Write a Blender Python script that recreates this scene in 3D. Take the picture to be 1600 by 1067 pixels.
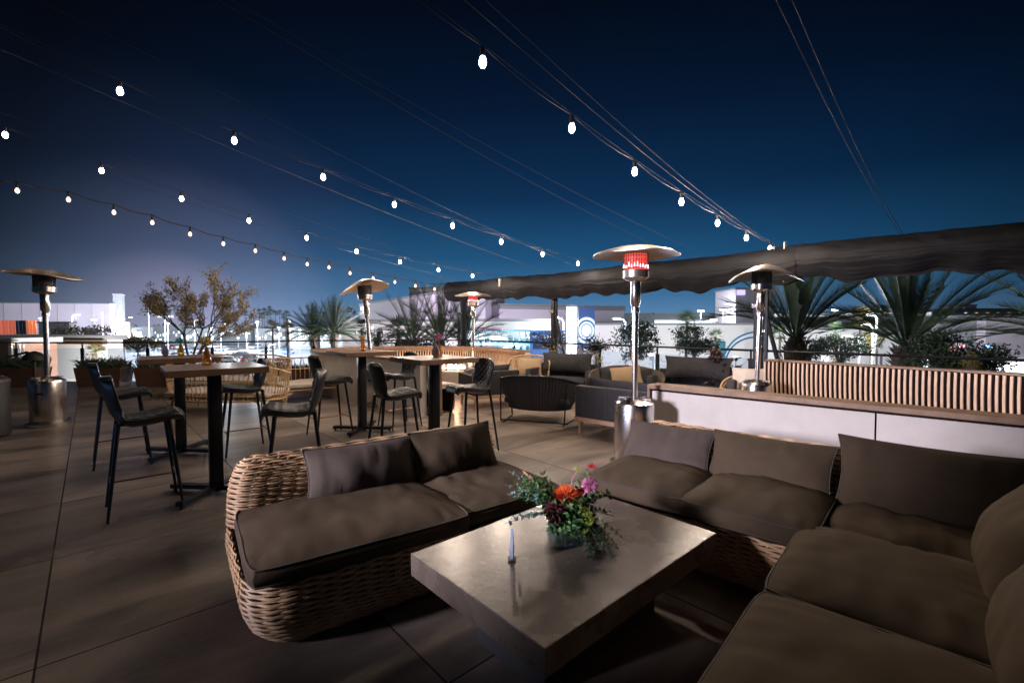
import bpy, bmesh, math, random
from mathutils import Vector, Matrix, noise
R = math.radians; PI = math.pi
random.seed(7)
S = bpy.context.scene
for o in list(bpy.data.objects): bpy.data.objects.remove(o)
# ------------------------------------------------------------------ camera
CAM_H = 1.42; F = 725.0
cd = bpy.data.cameras.new('camera'); cam = bpy.data.objects.new('camera', cd)
S.collection.objects.link(cam); S.camera = cam
cd.sensor_width = 36; cd.lens = F * 36 / 1600; cd.clip_end = 5000; cd.clip_start = 0.05
PITCH = math.atan((533.5 - 509) / F)
cam.location = (0, 0, CAM_H); cam.rotation_euler = (PI / 2 - PITCH, 0, 0)
S.view_settings.view_transform = 'Standard'; S.view_settings.look = 'None'
S.view_settings.exposure = 0.0; S.view_settings.gamma = 1
S.render.resolution_x = 1024; S.render.resolution_y = 682
S.cycles.use_light_tree = True
S.cycles.sample_clamp_indirect = 4.0; S.cycles.max_bounces = 6; S.cycles.transparent_max_bounces = 12
def at(u, v, y):                      # a pixel of the photograph at distance y -> world point
    a = (u - 800) / F; b = (533.5 - v) / F
    c, s = math.cos(PITCH), math.sin(PITCH)
    r = Vector((a, c + b * s, -s + b * c)); t = y / r.y
    return Vector((r.x * t, y, CAM_H + r.z * t))
# ------------------------------------------------------------------ night sky
W = bpy.data.worlds.new('World'); S.world = W; W.use_nodes = True
nt = W.node_tree; N = nt.nodes; L = nt.links
for n in list(N): N.remove(n)
def nd(t, **k):
    n = N.new(t)
    for a, b in k.items(): setattr(n, a, b)
    return n
out = nd('ShaderNodeOutputWorld'); bg = nd('ShaderNodeBackground'); tc = nd('ShaderNodeTexCoord')
nrm = nd('ShaderNodeVectorMath', operation='NORMALIZE'); sep = nd('ShaderNodeSeparateXYZ')
L.new(tc.outputs['Generated'], nrm.inputs[0]); L.new(nrm.outputs[0], sep.inputs[0])
ramp = nd('ShaderNodeValToRGB'); L.new(sep.outputs['Z'], ramp.inputs[0])
cr = ramp.color_ramp
st = [(0.0, (.17, .30, .50)), (.025, (.095, .225, .41)), (.065, (.042, .155, .315)), (.14, (.009, .080, .195)), (.26, (.0014, .026, .084)), (.42, (.0006, .009, .034)),
      (.6, (.0002, .002, .008)), (1, (.0001, .0005, .002))]
cr.elements[0].position = 0; cr.elements[0].color = (*st[0][1], 1)
cr.elements[1].position = 1; cr.elements[1].color = (*st[-1][1], 1)
for p, c in st[1:-1]:
    e = cr.elements.new(p); e.color = (*c, 1)
# city glow low on the left
dot = nd('ShaderNodeVectorMath', operation='DOT_PRODUCT'); dot.inputs[1].default_value = Vector((-.60, .80, -.02)).normalized()
L.new(nrm.outputs[0], dot.inputs[0])
gl = nd('ShaderNodeValToRGB'); L.new(dot.outputs['Value'], gl.inputs[0])
g = gl.color_ramp; g.elements[0].position = .90; g.elements[0].color = (0, 0, 0, 1); g.elements[1].position = 1; g.elements[1].color = (.42, .29, .38, 1)
e = g.elements.new(.955); e.color = (.014, .012, .024, 1)
e = g.elements.new(.988); e.color = (.105, .085, .13, 1)
add = nd('ShaderNodeMix', data_type='RGBA', blend_type='ADD'); add.inputs[0].default_value = 1
L.new(ramp.outputs[0], add.inputs[6]); L.new(gl.outputs[0], add.inputs[7])
# darker to the far left and far right, away from the glow of the town
dt2 = nd('ShaderNodeVectorMath', operation='DOT_PRODUCT'); dt2.inputs[1].default_value = Vector((.08, .99, .0)).normalized()
L.new(nrm.outputs[0], dt2.inputs[0])
mr = nd('ShaderNodeMapRange'); mr.inputs[1].default_value = .60; mr.inputs[2].default_value = .97; mr.inputs[3].default_value = .12; mr.inputs[4].default_value = 1.0
L.new(dt2.outputs['Value'], mr.inputs[0])
sc_ = nd('ShaderNodeVectorMath', operation='SCALE'); L.new(add.outputs[2], sc_.inputs[0]); L.new(mr.outputs[0], sc_.inputs['Scale'])
L.new(sc_.outputs[0], bg.inputs[0]); bg.inputs[1].default_value = 1.0; L.new(bg.outputs[0], out.inputs[0])

# ------------------------------------------------------------------ mesh helpers
C = S.collection
class MB:
    def __init__(s): s.v = []; s.f = []; s.uv = None
    def add(s, vs, fs):
        b = len(s.v); s.v += [Vector(p) for p in vs]; s.f += [tuple(i + b for i in f) for f in fs]; return s
    def box(s, c, d, rz=0, taper=1.0, M=None):
        x, y, z = d[0] / 2, d[1] / 2, d[2] / 2
        vs = [Vector((sx * x * (taper if sz < 0 else 1), sy * y * (taper if sz < 0 else 1), sz * z)) for sz in (-1, 1) for sx, sy in ((-1, -1), (1, -1), (1, 1), (-1, 1))]
        m = M or Matrix.Rotation(rz, 3, 'Z')
        vs = [m @ p + Vector(c) for p in vs]
        return s.add(vs, [(3, 2, 1, 0), (4, 5, 6, 7), (0, 1, 5, 4), (1, 2, 6, 5), (2, 3, 7, 6), (3, 0, 4, 7)])
    def rbox(s, c, d, r=.01, rz=0, seg=2, M=None):
        bm = bmesh.new(); bmesh.ops.create_cube(bm, size=1)
        for v in bm.verts: v.co = Vector((v.co.x * d[0], v.co.y * d[1], v.co.z * d[2]))
        bmesh.ops.bevel(bm, geom=bm.edges[:], offset=r, segments=seg, affect='EDGES', profile=.5)
        m = M or Matrix.Rotation(rz, 3, 'Z'); bm.verts.index_update()
        s.add([m @ v.co + Vector(c) for v in bm.verts], [tuple(v.index for v in f.verts) for f in bm.faces]); bm.free(); return s
    def tube(s, pts, r, n=6, closed=False, cap=True):
        pts = [Vector(p) for p in pts]; k = len(pts)
        if not hasattr(r, '__len__'): r = [r] * k
        T = []
        for i in range(k):
            a = pts[(i - 1) % k] if (closed or i > 0) else pts[i]; b = pts[(i + 1) % k] if (closed or i < k - 1) else pts[i]
            t = b - a; T.append(t.normalized() if t.length > 1e-9 else Vector((0, 0, 1)))
        up = Vector((0, 0, 1)) if abs(T[0].z) < .9 else Vector((1, 0, 0))
        nx = T[0].cross(up).normalized(); base = len(s.v)
        for i in range(k):
            nx = (nx - T[i] * nx.dot(T[i]))
            nx = nx.normalized() if nx.length > 1e-6 else T[i].orthogonal().normalized()
            by = T[i].cross(nx)
            for j in range(n):
                a = 2 * PI * j / n; s.v.append(pts[i] + (nx * math.cos(a) + by * math.sin(a)) * r[i])
        for i in range(k if closed else k - 1):
            i2 = (i + 1) % k
            for j in range(n):
                j2 = (j + 1) % n; s.f.append((base + i * n + j, base + i * n + j2, base + i2 * n + j2, base + i2 * n + j))
        if cap and not closed:
            s.f.append(tuple(base + j for j in range(n))[::-1]); s.f.append(tuple(base + (k - 1) * n + j for j in range(n)))
        return s
    def lathe(s, prof, n=24, c=(0, 0, 0), M=None, ax=1.0):
        base = len(s.v); c = Vector(c)
        for r, z in prof:
            for j in range(n):
                a = 2 * PI * j / n; p = Vector((r * math.cos(a) * ax, r * math.sin(a), z)); s.v.append((M @ p if M else p) + c)
        for i in range(len(prof) - 1):
            for j in range(n):
                j2 = (j + 1) % n; s.f.append((base + i * n + j, base + i * n + j2, base + (i + 1) * n + j2, base + (i + 1) * n + j))
        if prof[0][0] > 1e-4: s.f.append(tuple(base + j for j in range(n))[::-1])
        if prof[-1][0] > 1e-4: s.f.append(tuple(base + (len(prof) - 1) * n + j for j in range(n)))
        return s
    def grid(s, P, closed_u=False):
        base = len(s.v); nu = len(P); nv = len(P[0])
        for row in P: s.v += [Vector(p) for p in row]
        for i in range(nu if closed_u else nu - 1):
            i2 = (i + 1) % nu
            for j in range(nv - 1): s.f.append((base + i * nv + j, base + i2 * nv + j, base + i2 * nv + j + 1, base + i * nv + j + 1))
        return s
    def prism(s, poly, z0, z1):
        n = len(poly); b = len(s.v)
        s.v += [Vector((p[0], p[1], z0)) for p in poly] + [Vector((p[0], p[1], z1)) for p in poly]
        s.f += [tuple(b + i for i in range(n))[::-1], tuple(b + n + i for i in range(n))] + [(b + i, b + (i + 1) % n, b + n + (i + 1) % n, b + n + i) for i in range(n)]
        return s
    def leaf(s, p, d, up, l, w, fold=.25):
        d = d.normalized(); sd = d.cross(up); sd = sd.normalized() if sd.length > 1e-4 else d.orthogonal().normalized(); nn = sd.cross(d)
        b = len(s.v); p = Vector(p)
        s.v += [p, p + d * l * .5 + sd * w * .5 + nn * w * fold, p + d * l, p + d * l * .5 - sd * w * .5 + nn * w * fold, p + d * l * .5]
        s.f += [(b, b + 1, b + 4), (b + 1, b + 2, b + 4), (b + 4, b + 2, b + 3), (b, b + 4, b + 3)]; return s
    def xf(s, M):
        s.v = [M @ p for p in s.v]; return s
    def build(s, name, mat, parent=None, smooth=False, ang=40):
        me = bpy.data.meshes.new(name); me.from_pydata([tuple(p) for p in s.v], [], s.f); me.update()
        bm = bmesh.new(); bm.from_mesh(me)
        if len(bm.faces) < 200000: bmesh.ops.recalc_face_normals(bm, faces=bm.faces)
        if smooth:
            a = R(ang)
            for e in bm.edges:
                if len(e.link_faces) == 2 and e.calc_face_angle(0) > a: e.smooth = False
            for f in bm.faces: f.smooth = True
        bm.to_mesh(me); bm.free(); me.materials.append(mat)
        o = bpy.data.objects.new(name, me); C.objects.link(o)
        if parent: o.parent = parent
        return o
def tag(o, label=None, cat=None, group=None, kind=None):
    if label: o['label'] = label
    if cat: o['category'] = cat
    if group: o['group'] = group
    if kind: o['kind'] = kind
    return o
def empty(name, loc, rz=0, label=None, cat=None, group=None):
    o = bpy.data.objects.new(name, None); C.objects.link(o); o.location = loc; o.rotation_euler = (0, 0, rz); o.empty_display_size = .1
    return tag(o, label, cat, group)
def copy_tree(o, parent=None):
    c = o.copy(); C.objects.link(c); c.parent = parent
    for ch in list(o.children): copy_tree(ch, c)
    return c
def lamp(loc, power, col, parent=None, r=.05, spot=None, rot=None):
    l = bpy.data.lights.new('light', 'SPOT' if spot else 'POINT'); l.energy = power; l.color = col; l.shadow_soft_size = r
    if spot: l.spot_size = R(spot); l.spot_blend = .6
    o = bpy.data.objects.new('light', l); C.objects.link(o); o.location = loc
    if rot: o.rotation_euler = rot
    if parent: o.parent = parent
    return o
ORD = ['first', 'second', 'third', 'fourth', 'fifth', 'sixth', 'seventh', 'eighth', 'ninth', 'tenth', 'eleventh', 'twelfth', 'thirteenth', 'fourteenth', 'fifteenth',
       'sixteenth', 'seventeenth', 'eighteenth', 'nineteenth', 'twentieth', 'twenty-first', 'twenty-second', 'twenty-third', 'twenty-fourth', 'twenty-fifth', 'twenty-sixth', 'twenty-seventh', 'twenty-eighth', 'twenty-ninth', 'thirtieth']

# ------------------------------------------------------------------ materials
def mat(name, col, rough=.6, metal=0, var=.0, vs=8, bump=0, bs=60, spec=.5, coat=0, emit=None, es=0, stretch=None, alpha=1, trans=0, sheen=0):
    m = bpy.data.materials.new(name); m.use_nodes = True; t = m.node_tree; n = t.nodes; p = n['Principled BSDF']
    p.inputs['Base Color'].default_value = (*col, 1); p.inputs['Roughness'].default_value = rough; p.inputs['Metallic'].default_value = metal
    p.inputs['Specular IOR Level'].default_value = spec; p.inputs['Coat Weight'].default_value = coat; p.inputs['Sheen Weight'].default_value = sheen
    p.inputs['Transmission Weight'].default_value = trans
    if emit: p.inputs['Emission Color'].default_value = (*emit, 1); p.inputs['Emission Strength'].default_value = es
    if var or bump or stretch:
        tc = n.new('ShaderNodeTexCoord'); mp = n.new('ShaderNodeMapping'); t.links.new(tc.outputs['Object'], mp.inputs[0])
        if stretch: mp.inputs['Scale'].default_value = stretch
    if var:
        nz = n.new('ShaderNodeTexNoise'); nz.inputs['Scale'].default_value = vs; nz.inputs['Detail'].default_value = 6; nz.inputs['Roughness'].default_value = .65
        t.links.new(mp.outputs[0], nz.inputs['Vector'])
        r = n.new('ShaderNodeValToRGB'); t.links.new(nz.outputs['Fac'], r.inputs[0])
        r.color_ramp.elements[0].position = .32; r.color_ramp.elements[1].position = .68
        r.color_ramp.elements[0].color = (*[c * (1 - var) for c in col], 1); r.color_ramp.elements[1].color = (*[min(1, c * (1 + var)) for c in col], 1)
        t.links.new(r.outputs[0], p.inputs['Base Color'])
        mr = n.new('ShaderNodeMapRange'); mr.inputs[3].default_value = max(.02, rough * .82); mr.inputs[4].default_value = min(1, rough * 1.2)
        t.links.new(nz.outputs['Fac'], mr.inputs[0]); t.links.new(mr.outputs[0], p.inputs['Roughness'])
    if bump:
        nb = n.new('ShaderNodeTexNoise'); nb.inputs['Scale'].default_value = bs; nb.inputs['Detail'].default_value = 4
        t.links.new(mp.outputs[0], nb.inputs['Vector']); b = n.new('ShaderNodeBump'); b.inputs['Strength'].default_value = bump; b.inputs['Distance'].default_value = .01
        t.links.new(nb.outputs['Fac'], b.inputs['Height']); t.links.new(b.outputs[0], p.inputs['Normal'])
    return m
def emis(name, col, s):
    m = mat(name, (0.02, .02, .02), .5, emit=col, es=s)
    m.cycles.emission_sampling = 'NONE'
    return m
M = {}
M['wicker'] = mat('wicker', (.52, .34, .19), .5, var=.32, vs=9, bump=.25, bs=90)
M['dark_liner'] = mat('dark_liner', (.035, .024, .018), .9)
M['cushion'] = mat('cushion', (.070, .050, .031), .9, var=.14, vs=5, bump=.22, bs=650, spec=.15)
M['piping'] = mat('piping', (.055, .042, .035), .8)
M['greypillow'] = mat('grey_pillow', (.085, .066, .055), .9, var=.12, vs=6, bump=.22, bs=650, spec=.15)
M['concrete'] = mat('table_concrete', (.155, .126, .099), .27, var=.42, vs=2.6, bump=.10, bs=34, spec=.5)
M['plinth'] = mat('plinth', (.05, .05, .055), .5)
M['blackmetal'] = mat('black_metal', (.012, .014, .02), .38, metal=.4, bump=.05, bs=200)
M['copper'] = mat('copper_rung', (.35, .17, .09), .35, metal=.8)
M['leather'] = mat('navy_leather', (.014, .015, .021), .38, var=.2, vs=20, bump=.25, bs=150, spec=.5)
M['quilt'] = mat('quilted_leather', (.022, .024, .031), .40, var=.35, vs=14, bump=.2, bs=130)
M['tabletop'] = mat('wood_top', (.23, .135, .085), .38, var=.3, vs=4, stretch=(1, 9, 1), bump=.08, bs=60)
M['woodedge'] = mat('wood_edge', (.13, .08, .055), .5, var=.3, vs=5, stretch=(8, 1, 1))
M['wood'] = mat('wood_trim', (.26, .17, .11), .55, var=.35, vs=5, stretch=(1, 1, 1), bump=.2, bs=40)
M['steel'] = mat('steel', (.66, .62, .60), .24, metal=1)
M['steel_worn'] = mat('reflector', (.50, .44, .38), .38, metal=.85, var=.2, vs=6)
M['burner_off'] = mat('burner', (.05, .045, .045), .5, metal=.7, var=.3, vs=30)
M['burner_on'] = mat('burner_glow', (.2, .05, .03), .5, emit=(1, .09, .07), es=1.1, var=.3, vs=30)
M['flame'] = emis('flame', (1, .72, .55), 6)
M['hot'] = emis('hot_mesh', (1, .62, .72), 3.2)
M['white'] = mat('white_panel', (.60, .565, .52), .5, var=.12, vs=1.6, bump=.06, bs=30)
M['slat'] = mat('pale_slat', (.74, .54, .39), .5, var=.15, vs=14, stretch=(1, 1, .3))
M['slatgap'] = mat('dark_backing', (.016, .009, .007), .9, spec=.1)
M['cane'] = mat('cane', (.52, .36, .20), .45, var=.3, vs=14)
M['cream'] = mat('cream_cushion', (.50, .44, .40), .85, var=.08, vs=4, bump=.2, bs=300)
M['tan'] = mat('tan_pillow', (.34, .24, .14), .85, var=.12, vs=5, bump=.2, bs=300)
M['charcoal'] = mat('charcoal_fabric', (.038, .037, .041), .9, spec=.15, var=.2, vs=14, bump=.3, bs=300)
M['rope'] = mat('black_rope', (.040, .038, .042), .75, var=.35, vs=25, stretch=(5, 5, 1), bump=.3, bs=120)
M['browncord'] = mat('brown_cord', (.10, .08, .065), .75, var=.3, vs=25, bump=.3, bs=120)
M['oak'] = mat('oak_leg', (.48, .30, .19), .5, var=.2, vs=8, stretch=(6, 6, 1))
M['stone'] = mat('fire_pit', (.30, .25, .21), .7, var=.12, vs=6, bump=.2, bs=50)
M['canopy'] = mat('canopy_cloth', (.0065, .0070, .0100), .7, var=.3, vs=3.2, bump=.6, bs=11, spec=.3)
M['canopyliner'] = mat('canopy_liner', (.42, .40, .38), .7, var=.1)
M['cable'] = mat('cable', (.02, .018, .018), .7)
M['cable_light'] = mat('wire', (.030, .028, .028), .8, metal=.0)
M['glass'] = mat('glass', (.75, .85, .88), .03, trans=1.0)
M['leafdark'] = mat('leaf_dark', (.030, .055, .024), .5, var=.4, vs=3)
M['leafpalm'] = mat('palm_leaf', (.085, .14, .065), .45, var=.4, vs=2)
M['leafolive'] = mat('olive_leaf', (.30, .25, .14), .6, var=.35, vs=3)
M['leafgrass'] = mat('grass_leaf', (.045, .075, .038), .6, var=.4, vs=5)
M['leafred'] = mat('red_leaf', (.050, .022, .022), .5, var=.4, vs=5)
M['leaflit'] = mat('yellow_lit_leaf', (.16, .13, .03), .6, var=.4, vs=2)  # yellow lamplight on foliage is put into the leaf colour
M['bark'] = mat('bark', (.09, .065, .045), .9, var=.35, vs=8, bump=.6, bs=30)
M['planter'] = mat('planter_wood', (.13, .065, .042), .6, var=.3, vs=4, stretch=(1, 1, 6))
M['stucco'] = mat('stucco', (.52, .46, .52), .9, var=.06, vs=.12, bump=.1, bs=4)
M['stuccow'] = mat('white_stucco', (.66, .64, .63), .9, var=.06, vs=.15)
M['stuccog'] = mat('grey_stucco', (.22, .23, .24), .9, var=.12, vs=.1)
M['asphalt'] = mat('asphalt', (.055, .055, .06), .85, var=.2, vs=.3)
M['pole'] = mat('lamp_pole', (.45, .45, .47), .5, metal=.3)
M['lampw'] = emis('lamp_white', (.80, .92, 1), 12)
M['lampwarm'] = emis('lamp_warm', (1, .75, .5), 8)
M['bulb'] = emis('bulb_white', (.93, .96, 1), 30)
M['bulbw'] = emis('bulb_warm', (1, .62, .42), 3.2)
M['black'] = mat('black', (.012, .012, .013), .6)
M['socket'] = mat('socket', (.02, .02, .02), .5)

# the floor: large stone tiles, joints turned with the terrace grid
GA = R(42.3)
def tile_mat():
    m = bpy.data.materials.new('terrace_tile'); m.use_nodes = True; t = m.node_tree; n = t.nodes; p = n['Principled BSDF']
    tc = n.new('ShaderNodeTexCoord'); mp = n.new('ShaderNodeMapping'); mp.vector_type = 'POINT'
    t.links.new(tc.outputs['Object'], mp.inputs[0])
    mp.inputs['Rotation'].default_value = (0, 0, -GA)
    mp.inputs['Location'].default_value = (.20, -(5.16 - 1.22 * 4) , 0)
    sp = n.new('ShaderNodeSeparateXYZ'); t.links.new(mp.outputs[0], sp.inputs[0])
    def mth(op, a, b=None):
        k = n.new('ShaderNodeMath'); k.operation = op
        for i, x in enumerate((a, b)):
            if x is None: continue
            if isinstance(x, (int, float)): k.inputs[i].default_value = x
            else: t.links.new(x, k.inputs[i])
        return k.outputs[0]
    def cell(o):
        d = mth('DIVIDE', o, 1.22); fr = mth('FRACT', d); e = mth('MINIMUM', fr, mth('SUBTRACT', 1.0, fr))
        return mth('FLOOR', d), e
    fx, ex = cell(sp.outputs['X']); fy, ey = cell(sp.outputs['Y'])
    edge = mth('MINIMUM', ex, ey)
    joint = mth('LESS_THAN', edge, .0038)
    cmb = n.new('ShaderNodeCombineXYZ'); t.links.new(fx, cmb.inputs[0]); t.links.new(fy, cmb.inputs[1])
    wn = n.new('ShaderNodeTexWhiteNoise'); t.links.new(cmb.outputs[0], wn.inputs[0])
    # streaky stone veins shifted for each tile
    sh = n.new('ShaderNodeVectorMath'); sh.operation = 'MULTIPLY_ADD'; t.links.new(wn.outputs['Color'], sh.inputs[0]); sh.inputs[1].default_value = (20, 20, 20); t.links.new(mp.outputs[0], sh.inputs[2])
    m2 = n.new('ShaderNodeMapping'); m2.inputs['Scale'].default_value = (.55, 1.7, 1); m2.inputs['Rotation'].default_value = (0, 0, .35); t.links.new(sh.outputs[0], m2.inputs[0])
    nz = n.new('ShaderNodeTexNoise'); nz.inputs['Scale'].default_value = 1.5; nz.inputs['Detail'].default_value = 9; nz.inputs['Roughness'].default_value = .62; nz.inputs['Distortion'].default_value = .5
    t.links.new(m2.outputs[0], nz.inputs['Vector'])
    n3 = n.new('ShaderNodeTexNoise'); n3.inputs['Scale'].default_value = .45; n3.inputs['Detail'].default_value = 5; t.links.new(tc.outputs['Object'], n3.inputs['Vector'])
    r = n.new('ShaderNodeValToRGB'); t.links.new(nz.outputs['Fac'], r.inputs[0])
    r.color_ramp.elements[0].position = .33; r.color_ramp.elements[0].color = (.105, .089, .076, 1)
    r.color_ramp.elements[1].position = .68; r.color_ramp.elements[1].color = (.35, .287, .238, 1)
    tv = mth('MULTIPLY_ADD', wn.outputs['Value'], .42); t.nodes[-1].inputs[2].default_value = .78
    dirt = mth('MULTIPLY_ADD', n3.outputs['Fac'], .7); t.nodes[-1].inputs[2].default_value = .65
    f = mth('MULTIPLY', tv, dirt)
    v1 = n.new('ShaderNodeVectorMath'); v1.operation = 'SCALE'; t.links.new(r.outputs[0], v1.inputs[0]); t.links.new(f, v1.inputs['Scale'])
    ng = n.new('ShaderNodeTexNoise'); ng.inputs['Scale'].default_value = 55; ng.inputs['Detail'].default_value = 5; ng.inputs['Roughness'].default_value = .8; t.links.new(tc.outputs['Object'], ng.inputs['Vector'])
    f2 = mth('MULTIPLY_ADD', ng.outputs['Fac'], .7); t.nodes[-1].inputs[2].default_value = .65
    ns = n.new('ShaderNodeTexNoise'); ns.inputs['Scale'].default_value = 2.3; ns.inputs['Detail'].default_value = 3; t.links.new(tc.outputs['Object'], ns.inputs['Vector'])
    spot = mth('GREATER_THAN', mth('MULTIPLY', ng.outputs['Fac'], ns.outputs['Fac']), .425); f2 = mth('MULTIPLY', f2, mth('SUBTRACT', 1.0, mth('MULTIPLY', spot, .45)))
    v0 = n.new('ShaderNodeVectorMath'); v0.operation = 'SCALE'; t.links.new(v1.outputs[0], v0.inputs[0]); t.links.new(f2, v0.inputs['Scale']); v1 = v0
    mx = n.new('ShaderNodeMix'); mx.data_type = 'RGBA'; t.links.new(joint, mx.inputs[0]); t.links.new(v1.outputs[0], mx.inputs[6]); mx.inputs[7].default_value = (.025, .02, .018, 1)
    t.links.new(mx.outputs[2], p.inputs['Base Color'])
    rr = mth('MULTIPLY_ADD', n3.outputs['Fac'], .34); t.nodes[-1].inputs[2].default_value = .14
    rr = mth('MAXIMUM', rr, mth('MULTIPLY', joint, .9)); t.links.new(rr, p.inputs['Roughness'])
    b = n.new('ShaderNodeBump'); b.inputs['Strength'].default_value = .35; b.inputs['Distance'].default_value = .004
    hgt = mth('SUBTRACT', mth('MULTIPLY', nz.outputs['Fac'], .35), joint); t.links.new(hgt, b.inputs['Height']); t.links.new(b.outputs[0], p.inputs['Normal'])
    p.inputs['Specular IOR Level'].default_value = .45
    return m
M['tile'] = tile_mat()
M['tile'].node_tree.nodes  # material ready

# ------------------------------------------------------------------ terrace slab, rail
RAIL = [(-15.5, 11.4), (-7.6, 11.75), (-5.6, 13.1), (-.9, 13.5), (2.9, 9.25), (6.5, 5.35), (10.5, 1.0)]
slab = [(-15.5, -4), (10.5, -4)] + [(x, y + .25) for x, y in RAIL[::-1]]
tag(MB().prism(slab, -.35, 0).build('terrace_floor', M['tile']), kind='structure')
tag(MB().box((0, 600, -6.45), (3600, 3000, .4)).build('ground', M['asphalt']), kind='structure')
M['railglass'] = mat('rail_glass', (.80, .88, .97), .04, trans=.97)
M['railglass'].node_tree.nodes['Principled BSDF'].inputs['IOR'].default_value = 1.12
def railing():
    root = empty('glass_railing', (0, 0, 0), 0, 'long dark metal railing with glass panels along the edge of the terrace', 'railing')
    top = [Vector((x, y, 1.0)) for x, y in RAIL]
    MB().tube(top, .02, 8).build('handrail', M['blackmetal'], root, True)
    for i in range(len(RAIL) - 1):
        a = Vector((*RAIL[i], 0)); b = Vector((*RAIL[i + 1], 0)); Ln = (b - a).length; k = max(1, round(Ln / 1.55)); d = (b - a) / k
        rz = math.atan2(d.y, d.x)
        for j in range(k):
            p = a + d * j
            MB().box(p + Vector((0, 0, .43)), (.075, .03, .86), rz).box(p + Vector((0, 0, .93)), (.03, .02, .14), rz).box(p + Vector((0, 0, .01)), (.14, .1, .02), rz).build('post', M['blackmetal'], root)
            c = p + d * .5
            MB().box(c + Vector((0, 0, .48)), (d.length - .1, .012, .76), rz).build('glass_panel', M['railglass'], root)
railing()

# ------------------------------------------------------------------ wicker
def fillet(poly, r, step):
    n = len(poly); P = []
    for i in range(n):
        p0, p, p1 = Vector(poly[i - 1]), Vector(poly[i]), Vector(poly[(i + 1) % n])
        a = (p0 - p).normalized(); b = (p1 - p).normalized(); ang = a.angle(b)
        rr = min(r, .49 * min((p0 - p).length, (p1 - p).length) * math.tan(ang / 2)); d = rr / math.tan(ang / 2)
        s, e = p + a * d, p + b * d; ctr = p + (a + b).normalized() * (rr / math.sin(ang / 2))
        v0, v1 = s - ctr, e - ctr; t = v0.angle(v1) if v0.length > 1e-6 else 0; k = 7
        sg = 1 if v0.x * v1.y - v0.y * v1.x > 0 else -1
        for j in range(k + 1):
            q = Matrix.Rotation(sg * t * j / k, 2) @ v0; P.append(ctr + q)
    Ls = [0]
    for i in range(len(P)): Ls.append(Ls[-1] + (P[(i + 1) % len(P)] - P[i]).length)
    tot = Ls[-1]; m = max(12, round(tot / step)); m -= m % 2; out = []; j = 0
    for i in range(m):
        s = tot * i / m
        while Ls[j + 1] < s: j += 1
        u = (s - Ls[j]) / max(1e-9, Ls[j + 1] - Ls[j]); out.append(P[j].lerp(P[(j + 1) % len(P)], u))
    return out, tot
def inset(poly, d):
    n = len(poly); E = []
    for i in range(n):
        p0, p, p1 = Vector(poly[i - 1]), Vector(poly[i]), Vector(poly[(i + 1) % n])
        e0 = (p - p0).normalized(); e1 = (p1 - p).normalized(); n0 = Vector((-e0.y, e0.x)); n1 = Vector((-e1.y, e1.x))
        den = 1 + n0.dot(n1); E.append(p + (n0 + n1) * (d / den))
    return E
LAM = .145
def wick(levels, poly, r, mb, liner, rad=.0068, ph0=0):
    # levels: list of (z, inset); poly counter-clockwise
    rings = []
    for k, (z, ins) in enumerate(levels):
        pts, tot = fillet(inset(poly, ins), max(.03, r - ins * .5), LAM / 7)
        m = len(pts); waves = max(2, round(tot / LAM)); Q = []
        for i in range(m):
            a, b = pts[i - 1], pts[(i + 1) % m]; t = (b - a).normalized(); nn = Vector((t.y, -t.x))
            ph = 2 * PI * waves * i / m + (PI if (k + ph0) % 2 else 0)
            w = math.sin(ph); zz = z + .0030 * math.sin(ph + PI / 2) + .002 * noise.noise(Vector((pts[i].x * 9, pts[i].y * 9, z * 20)))
            q = pts[i] + nn * (.0060 * w + .002 * noise.noise(Vector((pts[i].x * 7, pts[i].y * 7, z * 40)))); Q.append((q.x, q.y, zz))
        mb.tube(Q, rad, 5, closed=True)
        lp = [(p.x, p.y) for p in fillet(inset(poly, ins + .008), max(.03, r - ins * .5), .06)[0]]
        rings.append((z, inset(poly, ins + .010), max(.03, r - ins * .5)))
    # stakes & dark liner following the same levels
    z0 = levels[0]
    ref, tot = fillet(poly, r, LAM / 2)
    ms = len(ref); cols = []
    for z, pl, rr in rings:
        pts, t2 = fillet(pl, rr, t2step(pl, rr, ms)); cols.append((z, pts))
    mcount = min(len(c[1]) for c in cols)
    P = []
    for i in range(mcount):
        col = []
        for z, pts in cols:
            q = pts[int(i * len(pts) / mcount)]; col.append((q.x, q.y, z))
        P.append(col)
        mb.tube(col, .006, 4, cap=False)
    P2 = [[(Vector(p) ) for p in c] for c in P]
    liner.grid([[Vector((p[0], p[1], p[2])) for p in c] for c in P2], closed_u=True)
    z, pts = cols[-1]; liner.add([(p.x, p.y, z - .004) for p in pts], [tuple(range(len(pts)))])
    z, pts = cols[0]; liner.add([(p.x, p.y, z) for p in pts], [tuple(range(len(pts)))])
def t2step(pl, rr, ms):
    _, tot = fillet(pl, rr, .05); return tot / ms
def lerp_levels(keys, pitch=.0134):
    out = []; z = keys[0][0]
    while z <= keys[-1][0] + 1e-6:
        for (a, ia), (b, ib) in zip(keys, keys[1:]):
            if a <= z <= b + 1e-9: out.append((z, ia + (ib - ia) * (z - a) / (b - a))); break
        z += pitch
    return out
BASEK = [(.02, .115), (.06, .075), (.11, .04), (.18, .012), (.25, .0), (.34, .008)]

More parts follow.
